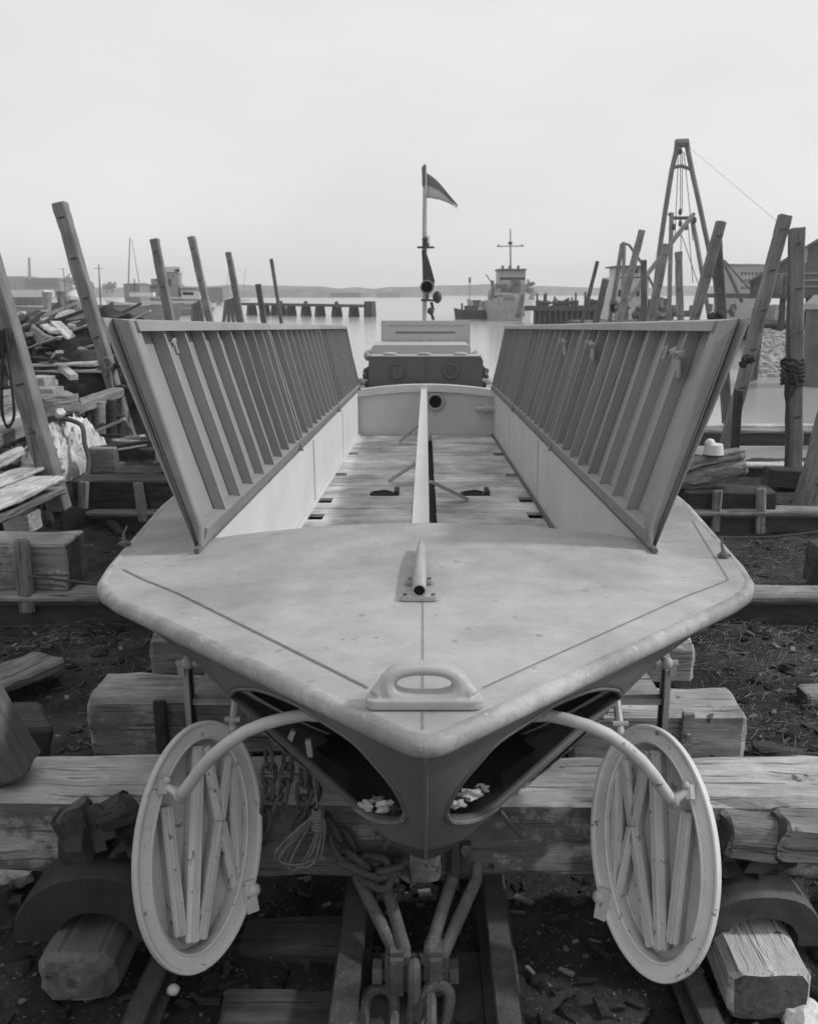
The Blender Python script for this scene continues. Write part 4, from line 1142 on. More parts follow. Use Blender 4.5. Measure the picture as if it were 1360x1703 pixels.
# white bands on the two farthest uprights
timber('post_block', at(1272, 792, 13.3), at(1345, 796, 13.3), 0.3, 0.30, [M_WOODD, M_END], 'square dark block wedged at the foot of the double upright', 'wood block')
timber('post_block', at(205, 733, 14.1), at(240, 731, 14.1), 0.25, 0.14, [M_WOODL, M_ENDL], 'small pale block at the foot of the tall left upright', 'wood block')
b = MB(); r7 = random.Random(5)
for i in range(7):
    c = at(1318, 600 + i * 6, 13.4); rp = [c + Vector((0.16 * cos(a), 0.16 * sin(a), 0.03 * sin(a * 2 + i) + r7.uniform(-.02, .02))) for a in [2 * pi * j / 14 for j in range(14)]]
    b.tube(rp + [rp[0]], 0.025, 6, False)
b.tube([at(1308, 625, 13.2), at(1306, 655, 13.2), at(1312, 690, 13.2)], 0.022, 6); b.tube([at(1320, 622, 13.2), at(1325, 640, 13.2), at(1314, 660, 13.2)], 0.022, 6)
b.build('rope_lashing', M_ROPED, label='dark rope lashing knotted round the double upright', cat='rope', smooth=True)
b = MB()
for i in range(4):
    rp = smooth_loop([at(8, 548 + 3 * i, 9.85), at(4, 610, 9.8), at(2 + 2 * i, 680, 9.8), at(12, 708 + 3 * i, 9.8), at(24 - i, 690, 9.8), at(18, 630, 9.8), at(12, 570, 9.82)], 6)
    if i < 2: b.tube(rp + [rp[0]], 0.014, 6, False)
for i in range(6): b.ball(at(9 + rnd.uniform(-8, 6), 555 + i * 6, 9.9), 0.07, 8, 0.5, i)
b.build('rope_loop', M_ROPED, label='dark rope loop hanging from the thick left upright', cat='rope', smooth=True)
b = MB()
rp = smooth_loop([at(172, 598, 14.0), at(182, 596, 14.0), at(186, 610, 14.0), at(176, 612, 14.0)], 6); b.tube(rp + [rp[0]], 0.03, 6, False)
b.tube([at(183, 605, 14.0), at(186, 640, 14.0), at(204, 690, 14.0), at(222, 724, 14.0)], 0.022, 6); b.build('rope_knot', M_ROPE, label='pale rope knotted on the tall left upright and trailing to its foot', cat='rope', smooth=True)
b = MB(); b.tube([at(50, 712, 9.9), at(62, 790, 9.9), at(72, 868, 9.9)], 0.010, 6); b.ball(at(78, 862, 9.95), (0.12, 0.06, 0.10), 8, 0.4); b.build('hanging_wire', M_STEEL, label='thin wire with a lump at its end along the thick left upright', cat='cable', smooth=True)
for px, py, lab in ((1240, 602, 'dark rope lump halfway down the long leaning upright behind the right panel'), (1188, 528, 'dark rope lump on top of the right panel rail below the crossing uprights')):
    c = at(px, py, 12.5); b = MB()
    for i in range(4): b.ball(c + Vector((rnd.uniform(-.07, .07), 0, rnd.uniform(-.05, .05))), 0.06, 8, 0.5, i)
    b.build('rope_bundle', M_ROPED, label=lab, cat='rope', smooth=True)

# ------------------------------------------------------------------ right-hand yard pieces
rootlog = [((1130, 775), (1232, 752), 0.17, 'top split log of the stack on the right side block'), ((1120, 800), (1240, 776), 0.20, 'ragged middle log of the stack on the right side block'), ((1140, 808), (1200, 800), 0.12, 'short bottom log of the stack on the right side block')]
for (a, c, d, lab) in rootlog: timber('log', at(*a, 10.5), at(*c, 10.5), d, d, [M_WOOD, M_END], lab, 'log', 'stacked logs', jit=0.045, ch=0.05)
b = MB(); c = at(1186, 752, 10.45); b.tube([c - EZ * .02, c + EZ * .10], [0.13, 0.11], 10); b.ball(c + Vector((-.05, 0, .1)), 0.07, 8); b.build('white_pot', M_SWHITE, label='small white pot sitting on the stacked logs', cat='pot', smooth=True)
b = MB(); b.bar(at(1228, 648, 13.0), at(1221, 760, 13.0), 0.06, 0.24, (0, -1, 0)); b.build('dark_board', M_WOODD, label='dark upright board leaning right of the panel leading edge', cat='board', bevel=0.01)
timber('edge_block', at(1350, 940, 8.0), at(1420, 940, 8.0), 0.35, 0.40, [M_WOODD, M_END], 'dark squared block cut off by the right frame edge', 'wood block')
timber('yard_block', at(1333, 1160, 5.3), at(1400, 1160, 5.3), 0.2, 0.12, [M_WOOD, M_END], 'small pale block on the ground at the right frame edge', 'wood block')
timber('wood_offcut', at(1255, 1245, 4.6), at(1335, 1262, 4.6), 0.10, 0.05, [M_WOODD, M_END], 'flat dark offcut on the soil right of the pale bilge block', 'offcut', jit=0.03)
timber('wood_offcut', at(1305, 1265, 4.5), at(1365, 1290, 4.3), 0.08, 0.04, [M_WOODD, M_END], 'narrow dark offcut lying by the right end of the front beam', 'offcut', jit=0.03)
b = MB(); b.tube([at(1150, 895, 9.4), at(1290, 893, 9.4), at(1400, 880, 9.3)], 0.012, 6); b.build('ground_cable', M_STEEL, label='taut thin cable along the right girder at ground level', cat='cable', smooth=True)

# ------------------------------------------------------------------ left-hand yard pieces
def plank(label, a, ya, c, yc, wd, ht, m=M_WOOD, name='plank', group='planks in the left debris', cat='plank', jit=0.015, up=(0, 0, 1)):
    return timber(name, at(*a, ya), at(*c, yc), wd, ht, [m, M_ENDL if m is M_WOODL else M_END], label, cat, group, jit=jit, up=up)
plank('driftwood plank on the soil at the left frame edge', (-40, 1150), 5.2, (82, 1098), 5.75, 0.32, 0.08, M_WOOD, 'driftwood', None, 'plank', 0.03)
timber('yard_block', at(8, 1225, 3.9), at(72, 1222, 4.0), 0.35, 0.22, [M_WOODD, M_END], 'dark block behind the lower left upright foot', 'wood block')
plank('light plank lying across the top of the left debris', (-20, 610), 14.5, (165, 604), 14.5, 0.4, 0.07, M_WOODL)
plank('second light plank just under the top one', (45, 617), 14.3, (178, 617), 14.3, 0.3, 0.05, M_WOODL)
b = MB(); x0, x1, z0, z1 = pxbox(-60, 620, 172, 656, 14.6); b.box2((x0, 14.6, z0), (x1, 15.2, z1)); o = b.build('tank_side', M_SDARK, label='long dark steel tank under the light planks at left', cat='tank', bevel=0.03)
b = MB(); x0, x1, z0, z1 = pxbox(116, 622, 122, 652, 14.5); b.box2((x0, 14.5, z0), (x1, 14.59, z1)); b.build('stiffener', M_WOOD, o)
timber('stone_block', at(55, 640, 13.0), at(84, 640, 13.0), 0.4, 0.25, [M_ROCK, M_ROCK], 'upper pale block of the stepped pair behind the left upright', 'block', 'stepped blocks', ch=0.01)
timber('stone_block', at(60, 656, 12.7), at(98, 656, 12.7), 0.4, 0.22, [M_ROCK, M_ROCK], 'lower pale block of the stepped pair behind the left upright', 'block', 'stepped blocks', ch=0.01)
timber('hewn_block', at(64, 676, 12.3), at(122, 668, 12.6), 0.6, 0.28, [M_WOOD, M_WOODD], 'big wedge shaped hewn block on the left debris', 'wood block', jit=0.05)
b = MB(); b.ball(at(100, 687, 12.0), (0.07, 0.07, 0.06), 12, 0.5, 3); b.build('white_lump', M_WHITE, label='small white lump lying by the hewn block', cat='stone', smooth=True)
plank('capping timber along the top of the left pile wall', (105, 686), 12.6, (196, 652), 14.0, 0.25, 0.16, M_WOOD)
for i, (px, y0, y1, wd, m_, lab) in enumerate(((147, 676, 716, 0.10, M_WOODD, 'narrow dark pile left in the pile wall'), (165, 668, 745, 0.20, M_WOOD, 'peeling pale pile in the left pile wall'), (186, 665, 745, 0.16, M_WOODD, 'dark pile beside the peeling pale pile'), (200, 690, 745, 0.16, M_WOODD, 'last dark pile right of the left pile wall'))):
    b = MB(); p0, p1 = at(px, y1, 13.2 + .1 * i), at(px, y0, 13.2 + .1 * i); b.tube([p0 - EZ * .3, (p0 + p1) / 2, p1], [wd * .55, wd * .5, wd * .47], 10); b.build('pile', m_, label=lab, cat='pile', group='left pile wall', smooth=True)
# boards stacked low at left
stack = [((-30, 735), 9.8, (38, 708), 10.6, 0.35, 0.16, M_WOOD, 'thick timber with square end above the left boards'), ((-30, 715), 10.2, (40, 692), 11, 0.3, 0.14, M_WOODL, 'upper pale timber behind the rope loop'), ((-30, 680), 10.6, (40, 662), 11.4, 0.35, 0.28, M_WOOD, 'broad timber behind the rope loop at the left edge'),
         ((-40, 790), 8.6, (35, 750), 9.6, 0.10, 0.10, M_WOODL, 'split end board on top of the left board stack'), ((-40, 815), 8.8, (85, 768), 10.4, 0.30, 0.05, M_WOODL, 'wide pale board second down in the left stack'), ((-40, 832), 8.7, (90, 782), 10.4, 0.30, 0.05, M_WOOD, 'grey board in the middle of the left stack'),
         ((-40, 848), 8.2, (75, 796), 9.7, 0.45, 0.07, M_WOODL, 'broad light board lower in the left stack'), ((-40, 872), 8.1, (90, 815), 9.9, 0.30, 0.09, M_WOOD, 'bottom board of the left stack')]
for (a, ya, c, yc, wd, ht, m_, lab) in stack: plank(lab, a, ya, c, yc, wd, ht, m_, 'board', 'boards stacked at left', 'board')
timber('yard_block', at(14, 868, 9.3), at(60, 866, 9.3), 0.3, 0.22, [M_WOODL, M_ENDL], 'pale cracked block under the left board stack', 'wood block')
plank('light board propped beside the bent pipe', (150, 765), 11.0, (196, 765), 11.0, 0.12, 0.34, M_WOOD, 'board', 'boards stacked at left', 'board')
plank('dark round timber above the dark side block', (175, 786), 11.0, (270, 792), 11.0, 0.3, 0.16, M_WOODD, 'board', 'boards stacked at left', 'board', 0.04)
plank('dark slab behind the tall left upright foot', (188, 758), 12.0, (262, 765), 12.0, 0.3, 0.3, M_WOODD, 'board', 'boards stacked at left', 'board', 0.04)
b = MB(); pts = smooth_loop([at(98, 703, 11.3), at(134, 706, 11.2), at(141, 738, 11.0), at(148, 766, 10.9), at(138, 789, 10.7)], 5)[:21]; b.tube(pts, 0.03, 8); b.build('bent_pipe', M_STEEL, label='bent iron pipe standing over the pale sacking', cat='pipe', smooth=True)
def heap(name, label, cat, ctr, size, m, amp, seed, n=40, stuff=None):
    b = MB(); rows = []
    for i in range(n + 1):
        r = []
        for j in range(n + 1):
            u, v = i / n * 2 - 1, j / n * 2 - 1
            e = max(0, 1 - (u * u + v * v) ** 1.2)
            q = Vector((u * 2.2 + seed, v * 2.2, seed))
            z = (e ** 0.6) * (0.6 + 0.30 * noise.noise(q) + 0.22 * abs(noise.noise(q * 2.7)) + 0.12 * noise.noise(q * 6) + 0.06 * noise.noise(q * 14))
            p = ctr + Vector((u * size[0], v * size[1], z * size[2] * amp))
            if e <= 0.0: p.z = ctr.z - 1.1
            r.append(p)
        rows.append(r)
    b.grid(rows); return b.build(name, m, label=label, cat=cat, smooth=True, kind=stuff)
heap('sacking', 'crumpled pale sacking heaped between the left uprights', 'sacking', at(112, 775, 11.6), (0.50, 0.9, 0.75), M_RAG, 1.1, 4, 70)
heap('rubble_heap', None, None, at(40, 790, 12.5), (3.2, 3.0, 0.6), M_SOIL, 1.0, 9, stuff='stuff')
heap('rubble_heap', None, None, at(60, 630, 17.0), (4.2, 3.5, 1.6), M_SOIL, 1.0, 14, stuff='stuff')
# logs, corrugated sheet and lumber on the heap
for (a, c, r_, lab) in (((70, 561), (141, 587), 0.085, 'long round pipe sloping across the left heap'), ((88, 580), (133, 599), 0.075, 'shorter round pipe below the long one'), ((146, 578), (168, 588), 0.05, 'stub of pipe near the tall left upright')):
    b = MB(); b.tube([at(*a, 15.5), at(*c, 15.0)], r_, 12); b.build('pipe', M_WOOD, label=lab, cat='pipe', group='pipes on the left heap', smooth=True)
b = MB(); rows = []
for i in range(80):
    u = i / 79; r = []
    for j in range(5):
        v = j / 4; q = at(47 + 27 * u - 24 * v + 5 * sin(pi * u), 589 - 33 * u - 20 * v + 7 * sin(pi * u), 15.0 + 0.9 * v)
        q += Vector((0.03 * sin(u * 50), 0, 0.045 * sin(u * 50))); r.append(q)
    rows.append(r)
b.grid(rows); o = b.build('corrugated_sheet', M_CABTOP, label='curved corrugated sheet propped on the left heap', cat='metal sheet', smooth=True); o.modifiers.new('t', 'SOLIDIFY').thickness = 0.01
lum = [((92, 536), (135, 578), 'plank slanting down beside the long pipe'), ((35, 552), (70, 535), 'plank end on the far left of the heap'), ((112, 556), (160, 538), 'plank tipped up near the tall left upright'), ((48, 540), (78, 562), 'plank lying over the corrugated sheet'), ((60, 533), (92, 552), 'plank behind the corrugated sheet'), ((115, 545), (168, 552), 'low plank behind the pipes'), ((60, 600), (130, 594), 'plank at the foot of the corrugated sheet'), ((118, 574), (165, 566), 'plank lying beneath the tilted one')]
for i, (a, c, lab) in enumerate(lum): plank(lab, a, 16.0 + .2 * (i % 3), c, 15.6 + .3 * (i % 2), 0.22, 0.06, M_WOODL if i % 2 == 0 else M_WOOD, 'plank', 'planks in the left debris')
def debris():
    r = random.Random(77)
    for nm, m_, n in (('lumber_debris', M_WOOD, 170), ('lumber_debris', M_WOODD, 150), ('lumber_debris', M_WOODL, 90)):
        b = MB()
        for i in range(n):
            y = r.uniform(10.8, 19); x = -r.uniform(0.36, 0.60) * y + r.uniform(-.3, .3)
            z = zgr(x, y) + r.uniform(0.1, 0.35)
            e = 1 - (((x + 7.6) / 4.2) ** 2 + ((y - 17) / 3.5) ** 2)
            if i % 2:
                x, y = -7.4 + r.gauss(0, 2.0), 16.2 + r.uniform(-1.6, 1.0); e = 1 - (((x + 7.6) / 4.2) ** 2 + ((y - 17) / 3.5) ** 2)
            if e > 0: z = max(z, 0.88 + 1.6 * 0.62 * e ** 0.7 + r.uniform(-.05, .18))
            a = r.gauss(0.2, 0.8); l_ = r.uniform(0.25, 1.3); d = Vector((cos(a), sin(a), r.gauss(0, .22))) * l_
            b.bar(Vector((x, y, z)), Vector((x, y, z)) + d, r.uniform(.04, .20), r.uniform(.02, .09))
        b.build(nm, m_, kind='stuff', bevel=0.006)
debris()
# far left lower corner: iron hook bolt, white rubble
b = MB(); c = at(22, 1500, 2.95); b.tube([c + Vector((-.1, 0, 0)), c + Vector((.04, 0, .01))], 0.02, 8); b.tube([c + Vector((-.03, 0, -.05)), c + Vector((-.03, 0, .06))], 0.026, 8); b.build('iron_bolt', M_IRON, label='dark iron tee bolt lying at the lower left edge', cat='bolt', smooth=True)
for (px, py, r_, lab) in ((288, 1647, 0.024, 'white pebble below the left bow door'), (20, 1455, 0.09, 'pale lime rubble lump at the lower left edge'), (0, 1478, 0.07, 'smaller pale rubble lump at the lower left edge'), (1330, 1690, 0.07, 'pale stone at the lower right corner')):
    p = G(px, py, 0.03); b = MB(); b.ball(p, (r_, r_, r_ * 0.8), 14, 0.6 if r_ > .03 else 0.15, px); b.build('stone', M_WHITE if r_ < .03 else M_RAG, label=lab, cat='stone', smooth=True)

# ------------------------------------------------------------------ ground litter: nobody could count it
def litter(name, m, n, maker, area, seed):
    r = random.Random(seed); b = MB()
    for i in range(n):
        x, y = area(r)
        q = Vector((x * 1.1, y * 1.1, 0))
        z = zgr(x, y) + 0.06 * noise.noise(q) + 0.035 * noise.noise(q * 3.3) + 0.02 * noise.noise(q * 8)
        if abs(x) < 1.0 and y < 5: z -= 0.04
        maker(b, Vector((x, y, z)), r)
    return b.build(name, m, origin=(0, 0, 0), kind='stuff', smooth=name in ('pebbles', 'soil_clods'), angle=180)
def area_all(r):
    while True:
        y = 1.9 + 11 * r.random() ** 1.6; x = r.uniform(-1, 1) * (1.2 + 0.62 * y)
        if z_ok(x, y): return x, y
def z_ok(x, y): return zgr(x, y) > WATER
def chip(b, p, r):
    l_ = r.uniform(0.02, 0.09); R = Matrix.Rotation(r.uniform(0, pi), 3, 'Z') @ Matrix.Rotation(r.uniform(-.3, .3), 3, 'X')
    b.box(p + EZ * 0.012, (l_, l_ * r.uniform(.15, .5), r.uniform(.006, .02)), R)
def straw(b, p, r):
    a = r.uniform(0, 2 * pi); l_ = r.uniform(0.03, 0.08) + 0.12 * r.random() ** 3; d = Vector((cos(a), sin(a), r.uniform(-.05, .3))) * l_
    q = p + EZ * r.uniform(0.012, 0.03); k = d.cross(EZ) * r.uniform(-.09, .09); b.tube([q, q + d * .5 + k, q + d], 0.0013, 3, False)
def peb(b, p, r):
    s_ = r.uniform(0.004, 0.009) + 0.014 * r.random() ** 4; b.ball(p + EZ * s_ * .2, (s_, s_ * r.uniform(.6, 1.3), s_ * .6), 7, 0.8, r.random() * 9)
litter('wood_chips', M_WOODD, 2600, chip, area_all, 1)
litter('pale_chips', M_WOOD, 900, chip, area_all, 21)
litter('pebbles', M_PEB, 3500, peb, area_all, 2)
RC = random.Random(44)
CLUMP = [(RC.uniform(1.7, 5.2), RC.uniform(4.2, 9.3)) for _ in range(26)] + [(RC.uniform(-5, -1.8), RC.uniform(4, 8.5)) for _ in range(9)]
def straw_area(r):
    c = r.choice(CLUMP); return c[0] + r.gauss(0, .28), c[1] + r.gauss(0, .35)
litter('dry_straw', M_STRAW, 6500, straw, straw_area, 3)
def clod(b, p, r):
    s_ = r.uniform(0.02, 0.075); b.ball(p, (s_, s_ * r.uniform(.7, 1.3), s_ * .5), 10, 0.9, r.random() * 9)
litter('soil_clods', M_SOIL, 900, clod, area_all, 5)

# ================================================================== THE HARBOUR BEHIND
def hull_loft(b, c, ln, bm, h0, hb, heading, m=0, bow_f=0.35, sheer=0.35, draft=0.6, flare=0.72):
    """ship hull: c = midpoint at the waterline; heading = unit vector to the bow; h0 freeboard amidships, hb extra at the bow"""
    X = Vector(heading).normalized(); Yv = Vector((-X.y, X.x, 0)); rows = []; n = 18
    for i in range(n + 1):
        u = -1 + 2 * i / n
        wd = bm / 2 * (1 - max(0, (u - (1 - 2 * bow_f)) / (2 * bow_f)) ** 1.9) * (1 - 0.25 * max(0, -u - 0.5) ** 1.5)
        wl = wd * (flare if u > 0 else 0.92) if u < 0.999 else 0.0
        top = h0 + hb * max(0, u) ** 2 + hb * 0.3 * max(0, -u) ** 2
        rake = (0.06 * ln * max(0, u) ** 3)
        p = lambda w_, z, r_: c + X * (u * ln / 2 + r_) + Yv * w_ + EZ * z
        wd_ = max(wd, 0.01)
        rows.append([p(-wd_, top, rake), p(-(wd_ + wl) / 2 * .98, top * .45, rake * .5), p(-max(wl, .005), -draft, 0), p(max(wl, .005), -draft, 0), p((wd_ + wl) / 2 * .98, top * .45, rake * .5), p(wd_, top, rake)])
    b.grid(rows, m)
    k = 6
    b.add([rows[i][0] for i in range(n + 1)] + [rows[i][5] for i in range(n + 1)], [(i, i + 1, n + 2 + i, n + 1 + i) for i in range(n)], m)
    b.add(rows[0], [tuple(range(6))], m)
    return rows
# --- white cutter, bow on
def white_ship():
    Y = 96.0; c0 = at(852, 535, Y)
    wl = onW(852, 534); wl.z = WATER
    rt = empty('white_ship', wl, 'white cutter moored bow on beyond the wheelhouse with a cross yard on her mast', 'ship')
    hd = Vector((0.09, -1, 0)).normalized()
    wl = onW(867, 534)
    mpt = wl - hd * 13 
    b = MB(); hull_loft(b, mpt, 26, 5.6, 2.0, 1.05, hd, flare=0.86, bow_f=0.32); hl = b.build('hull', M_SHIP, rt, smooth=True)
    Yb = wl.y
    def bx(nm, x0, y0, x1, y1, dy, dep, m, par=rt, bev=0.05):
        a0, a1, z0, z1 = pxbox(x0, y0, x1, y1, Yb + dy); q = MB(); q.box2((a0, Yb + dy, z0), (a1, Yb + dy + dep, z1)); return q.build(nm, m, par, bevel=bev)
    bx('forward_house', 826, 472, 882, 500, 6, 5, M_SHIP)
    br = bx('bridge', 830, 447, 874, 476, 8, 5, M_SHIP)
    bx('bridge_roof', 828, 446.5, 876, 449, 7.5, 5.5, M_SMID, br)
    bx('bridge_windows', 831, 461, 873, 465, 7.95, 0.06, M_SDARK, br, 0)
    for px in (836, 848, 862): bx('roof_lamp', px - 2, 441, px + 2, 446.5, 8.5, .5, M_SMID, br)
    bx('bulwark', 822, 486, 892, 491, 3.5, 0.2, M_SHIP)
    gun = MB(); q = at(857, 476, Yb + 4); gun.box(q, (1.0, 1.0, 1.5)); gun.tube([q, q + Vector((0.1, -1.5, 0.5))], 0.15, 8); gun.tube([q - EZ, q], 0.5, 8); gun.build('deck_gun', M_SMID, rt, smooth=True)
    m_ = MB(); t = at(848.5, 380, Yb + 9); bt = at(849, 447, Yb + 9); m_.tube([bt, t], [0.11, 0.07], 8); ms = m_.build('mast', M_SGREY, rt, smooth=True)
    m_ = MB(); m_.tube([at(826, 409.5, Yb + 9), at(871, 408.5, Yb + 9)], 0.07, 6); m_.build('yard', M_SGREY, ms)
    m_ = MB(); q = at(848.5, 404, Yb + 9); m_.tube([q - EZ * .15, q + EZ * .15], 0.26, 10); m_.build('masthead_light', M_SDARK, ms)
    for px in (829, 868): m_ = MB(); m_.ball(at(px, 408, Yb + 9), 0.14, 8); m_.build('yard_lamp', M_SGREY, ms)
    for px in (828, 883):
        m_ = MB(); m_.tube([at(px, 492, Yb + 4), at(px, 479, Yb + 4)], 0.42, 12); m_.build('gun_tub', M_SGREY, rt, smooth=True)
    m_ = MB(); m_.tube([at(821, 475, Yb + 5), at(808, 456, Yb + 5)], 0.07, 6); m_.tube([at(820, 500, Yb + 5), at(819, 466, Yb + 5)], 0.16, 8); m_.build('davit', M_SMID, rt)
    m_ = MB(); m_.tube([at(878, 488, Yb + 5), at(878, 464, Yb + 5)], [0.22, 0.12], 8); m_.build('ventilator', M_SGREY, rt)
    m_ = MB(); m_.ball(at(816, 492, Yb + 8), (0.35, 2.2, 0.8), 10); m_.build('whaleboat', M_SGREY, rt, smooth=True)
    # dark chafing strakes at the stem and the hull number
    s = MB(); s.tube([at(867, 488, Yb - 1.3), at(860, 524, Yb - 0.2)], 0.16, 8); s.tube([at(867, 488, Yb - 1.3), at(871, 525, Yb - 0.2)], 0.13, 8); s.build('anchor_chains', M_SGREY, rt)
    s = MB(); s.ball(at(860, 524, Yb - .3), 0.28, 8); s.build('anchor', M_SMID, rt)
    s = MB(); s.tube([at(807, 517, Yb + 6.0), at(825, 516, Yb + 1.9), at(848, 513, Yb + 0.1), at(866, 511, Yb - 0.9)], 0.05, 6); s.tube([at(866, 511, Yb - 0.9), at(888, 515.5, Yb + 2.4)], 0.05, 6); s.build('rub_strake', M_SGREY, rt)
    # hull numerals: too far off to read, a row of strokes on each bow
    s = MB()
    for i in range(5):
        q = at(838 + 4.4 * i, 497 - 0.5 * i, Yb + 1.7 - 0.36 * i); s.box(q, (0.2, 0.06, 0.42)); 
    for i in range(4): s.box(at(876 + 3.6 * i, 494 + 0.5 * i, Yb + 0.3 + 0.5 * i), (0.16, 0.06, 0.42))
    s.build('hull_numerals', M_SGREY, rt)
    r = random.Random(31)
    for i in range(16):
        p = at(r.uniform(818, 884), r.uniform(470, 489), Yb + r.uniform(4, 8)); q = MB()
        if i % 2: q.ball(p, (r.uniform(.1, .4), .3, r.uniform(.1, .4)), 8, .6, i)
        else: q.box(p, (r.uniform(.1, .5), .4, r.uniform(.3, .9)))
        q.build('deck_fitting', M_SMID, rt)
white_ship()
def tug():
    wl = onW(780, 530)
    rt = empty('small_tug', wl, 'small dark workboat moored left of the white cutter', 'boat')
    hd = Vector((-1, -0.5, 0)).normalized()
    b = MB(); hull_loft(b, wl + Vector((0.2, 0, 0)), 3.7, 1.9, 0.95, 0.35, Vector((-1, -.12, 0))); b.build('hull', M_SDARK, rt, smooth=True)
    def bx(nm, x0, y0, x1, y1, dy, dep, m):
        a0, a1, z0, z1 = pxbox(x0, y0, x1, y1, wl.y + dy); q = MB(); q.box2((a0, wl.y + dy, z0), (a1, wl.y + dy + dep, z1)); q.build(nm, m, rt, bevel=.03)
    bx('cabin', 772, 508, 795, 520, 0.5, 1, M_SMID); bx('cabin_roof', 785, 499, 800, 501, .4, 1.2, M_SMID); bx('wheelhouse', 787, 501, 798, 510, .5, 1, M_SGREY)
    q = MB(); q.tube([at(781, 512, wl.y), at(781, 461, wl.y)], 0.045, 6); q.build('mast', M_SGREY, rt)
    q = MB(); q.tube([at(781, 470, wl.y), at(781, 461, wl.y)], 0.13, 8); q.build('mast_lamp', M_SMID, rt)
    q = MB(); q.tube([at(768, 520, wl.y), at(768, 504, wl.y)], 0.12, 8); q.build('funnel', M_SDARK, rt)
tug()
# --- landing stage right of the ship, dark piles and gear
def stage():
    rt = empty('landing_stage', at(950, 528, 92), 'dark timber landing stage crowded with gear right of the white cutter', 'pier')
    a = at(888, 512, 92); c = at(1110, 512, 80)
    b = MB(); b.bar(a, c, 3.0, 0.5); b.build('deck', M_PILE, rt)
    b = MB(); b.bar(a - EZ * 1.15 + EY * -1.0, c - EZ * 1.15 + EY * -1.0, 0.3, 2.2); b.build('fender_wall', M_PILE, rt)
    for i in range(24):
        q = a + (c - a) * (i / 23); b = MB(); b.tube([q - EZ * 2.8 + EY * (-1.4), q + EZ * (0.1 + 0.3 * rnd.random()) + EY * (-1.4)], 0.22, 7); b.build('pile', M_PILE, rt, smooth=True)
    for i in range(60):
        b = MB(); q = a + (c - a) * rnd.uniform(0.02, 0.95) + EZ * 0.5
        if i % 3 == 0: b.tube([q - EZ * .3, q + EZ * rnd.uniform(.3, 1.1)], 0.10, 7)
        elif i % 3 == 1: b.ball(q, (rnd.uniform(.2, .6), .4, rnd.uniform(.15, .45)), 8, .5, i)
        else: b.box(q, (rnd.uniform(.2, .9), .6, rnd.uniform(.15, .5)))
        b.build('gear', M_PILE, rt)
stage()
# --- finger pier on the left
def pier():
    a, c = at(395, 505, 125), at(611, 508.5, 115)
    rt = empty('finger_pier', onW(540, 522), 'long low finger pier on short piles left of the mast', 'pier')
    b = MB(); b.bar(a, c, 2.2, 0.34); b.build('deck', M_PILE, rt)
    for px in (420, 443, 462, 471, 488, 513, 536, 563, 590):
        f = (px - 395) / 216; q = a + (c - a) * f
        b = MB(); 
        for dx in (-0.45, 0.0, 0.45): b.tube([Vector((q.x + dx * 1.2, q.y + dx, WATER - .5)), Vector((q.x + dx * .7, q.y, q.z + (0.5 if px in (471, 513, 563) and dx == 0 else 0)))], 0.26, 7)
        b.build('pile_cluster', M_PILE, rt, smooth=True)
    q = at(615, 508, 115)
    b = MB()
    for dx, dy in ((-.5, 0), (0, .3), (.5, 0), (.25, -.4), (-.25, -.4)): b.tube([Vector((q.x + dx * 1.1, q.y + dy, WATER - .5)), Vector((q.x + dx * .9, q.y + dy, q.z + 0.55))], 0.28, 8)
    b.build('end_dolphin', M_PILE, rt, smooth=True)
pier()
# --- moored craft on the left
def craft(name, label, cat, wlpx, ln, bm, h0, hb, hd, m, parts):
    wl = onW(*wlpx)
    rt = empty(name, wl, label, cat)
    b = MB(); hull_loft(b, wl, ln, bm, h0, hb, hd); b.build('hull', m, rt, smooth=True)
    for (nm, x0, y0, x1, y1, dep, mm) in parts:
        a0, a1, z0, z1 = pxbox(x0, y0, x1, y1, wl.y); q = MB(); q.box2((a0, wl.y, z0), (a1, wl.y + dep, z1)); q.build(nm, mm, rt, bevel=.04)
    return rt, wl
def pole(rt, nm, p0, p1, Y, r, m): b = MB(); b.tube([at(*p0, Y), at(*p1, Y)], [r, r * .6], 7); b.build(nm, m, rt, smooth=True)
rt, wl = craft('grey_lighter', 'long grey lighter hull lying behind the left heap', 'boat', (165, 536), 17, 4, 1.55, 0.5, (1, -.12, 0), M_SGREY, [('deck_load', 100, 500, 128, 514, 2, M_SMID), ('coaming', 150, 507, 215, 514, 2, M_SMID)])
pole(rt, 'mast', (168, 514), (164, 440), wl.y, 0.10, M_SMID); pole(rt, 'yard', (156, 446), (173, 446), wl.y, 0.03, M_SMID)
rt, wl = craft('skiff', 'small grey open boat with raised bow at the far left', 'boat', (45, 539), 5.2, 2, 0.75, 0.75, (1, -.15, 0), M_SGREY, [])
rt, wl = craft('covered_barge', 'barge with a long white roof at the far left', 'boat', (35, 516), 14, 4, 0.6, 0.2, (1, 0, 0), M_SMID, [('roof', -40, 482, 74, 494, 4, M_SWHITE), ('house', -30, 494, 70, 508, 3, M_SMID)])
for px in (18, 30, 42, 54): pole(rt, 'stanchion', (px, 510), (px, 494), wl.y - .3, 0.09, M_SDARK)
def vent(px0, px1, y0, y1, Y, lab, mm):
    a, c = at((px0 + px1) / 2, y1, Y), at((px0 + px1) / 2, y0, Y); r_ = (at(px1, y0, Y).x - at(px0, y0, Y).x) / 2
    b = MB(); b.tube([a - EZ * .6, a, a + (c - a) * .5, c - EZ * .1, c], [r_ * .75, r_ * .7, r_ * .8, r_ * 1.02, r_], 12); b.build('ventilator_drum', mm, label=lab, cat='ventilator', group='flared drums on the lighter', smooth=True)
vent(70, 87, 485, 512, 80, 'tall pale flared drum left of the lighter mast', M_SGREY)
vent(93, 108, 484, 498, 82, 'dark flared drum behind the lighter', M_SMID)
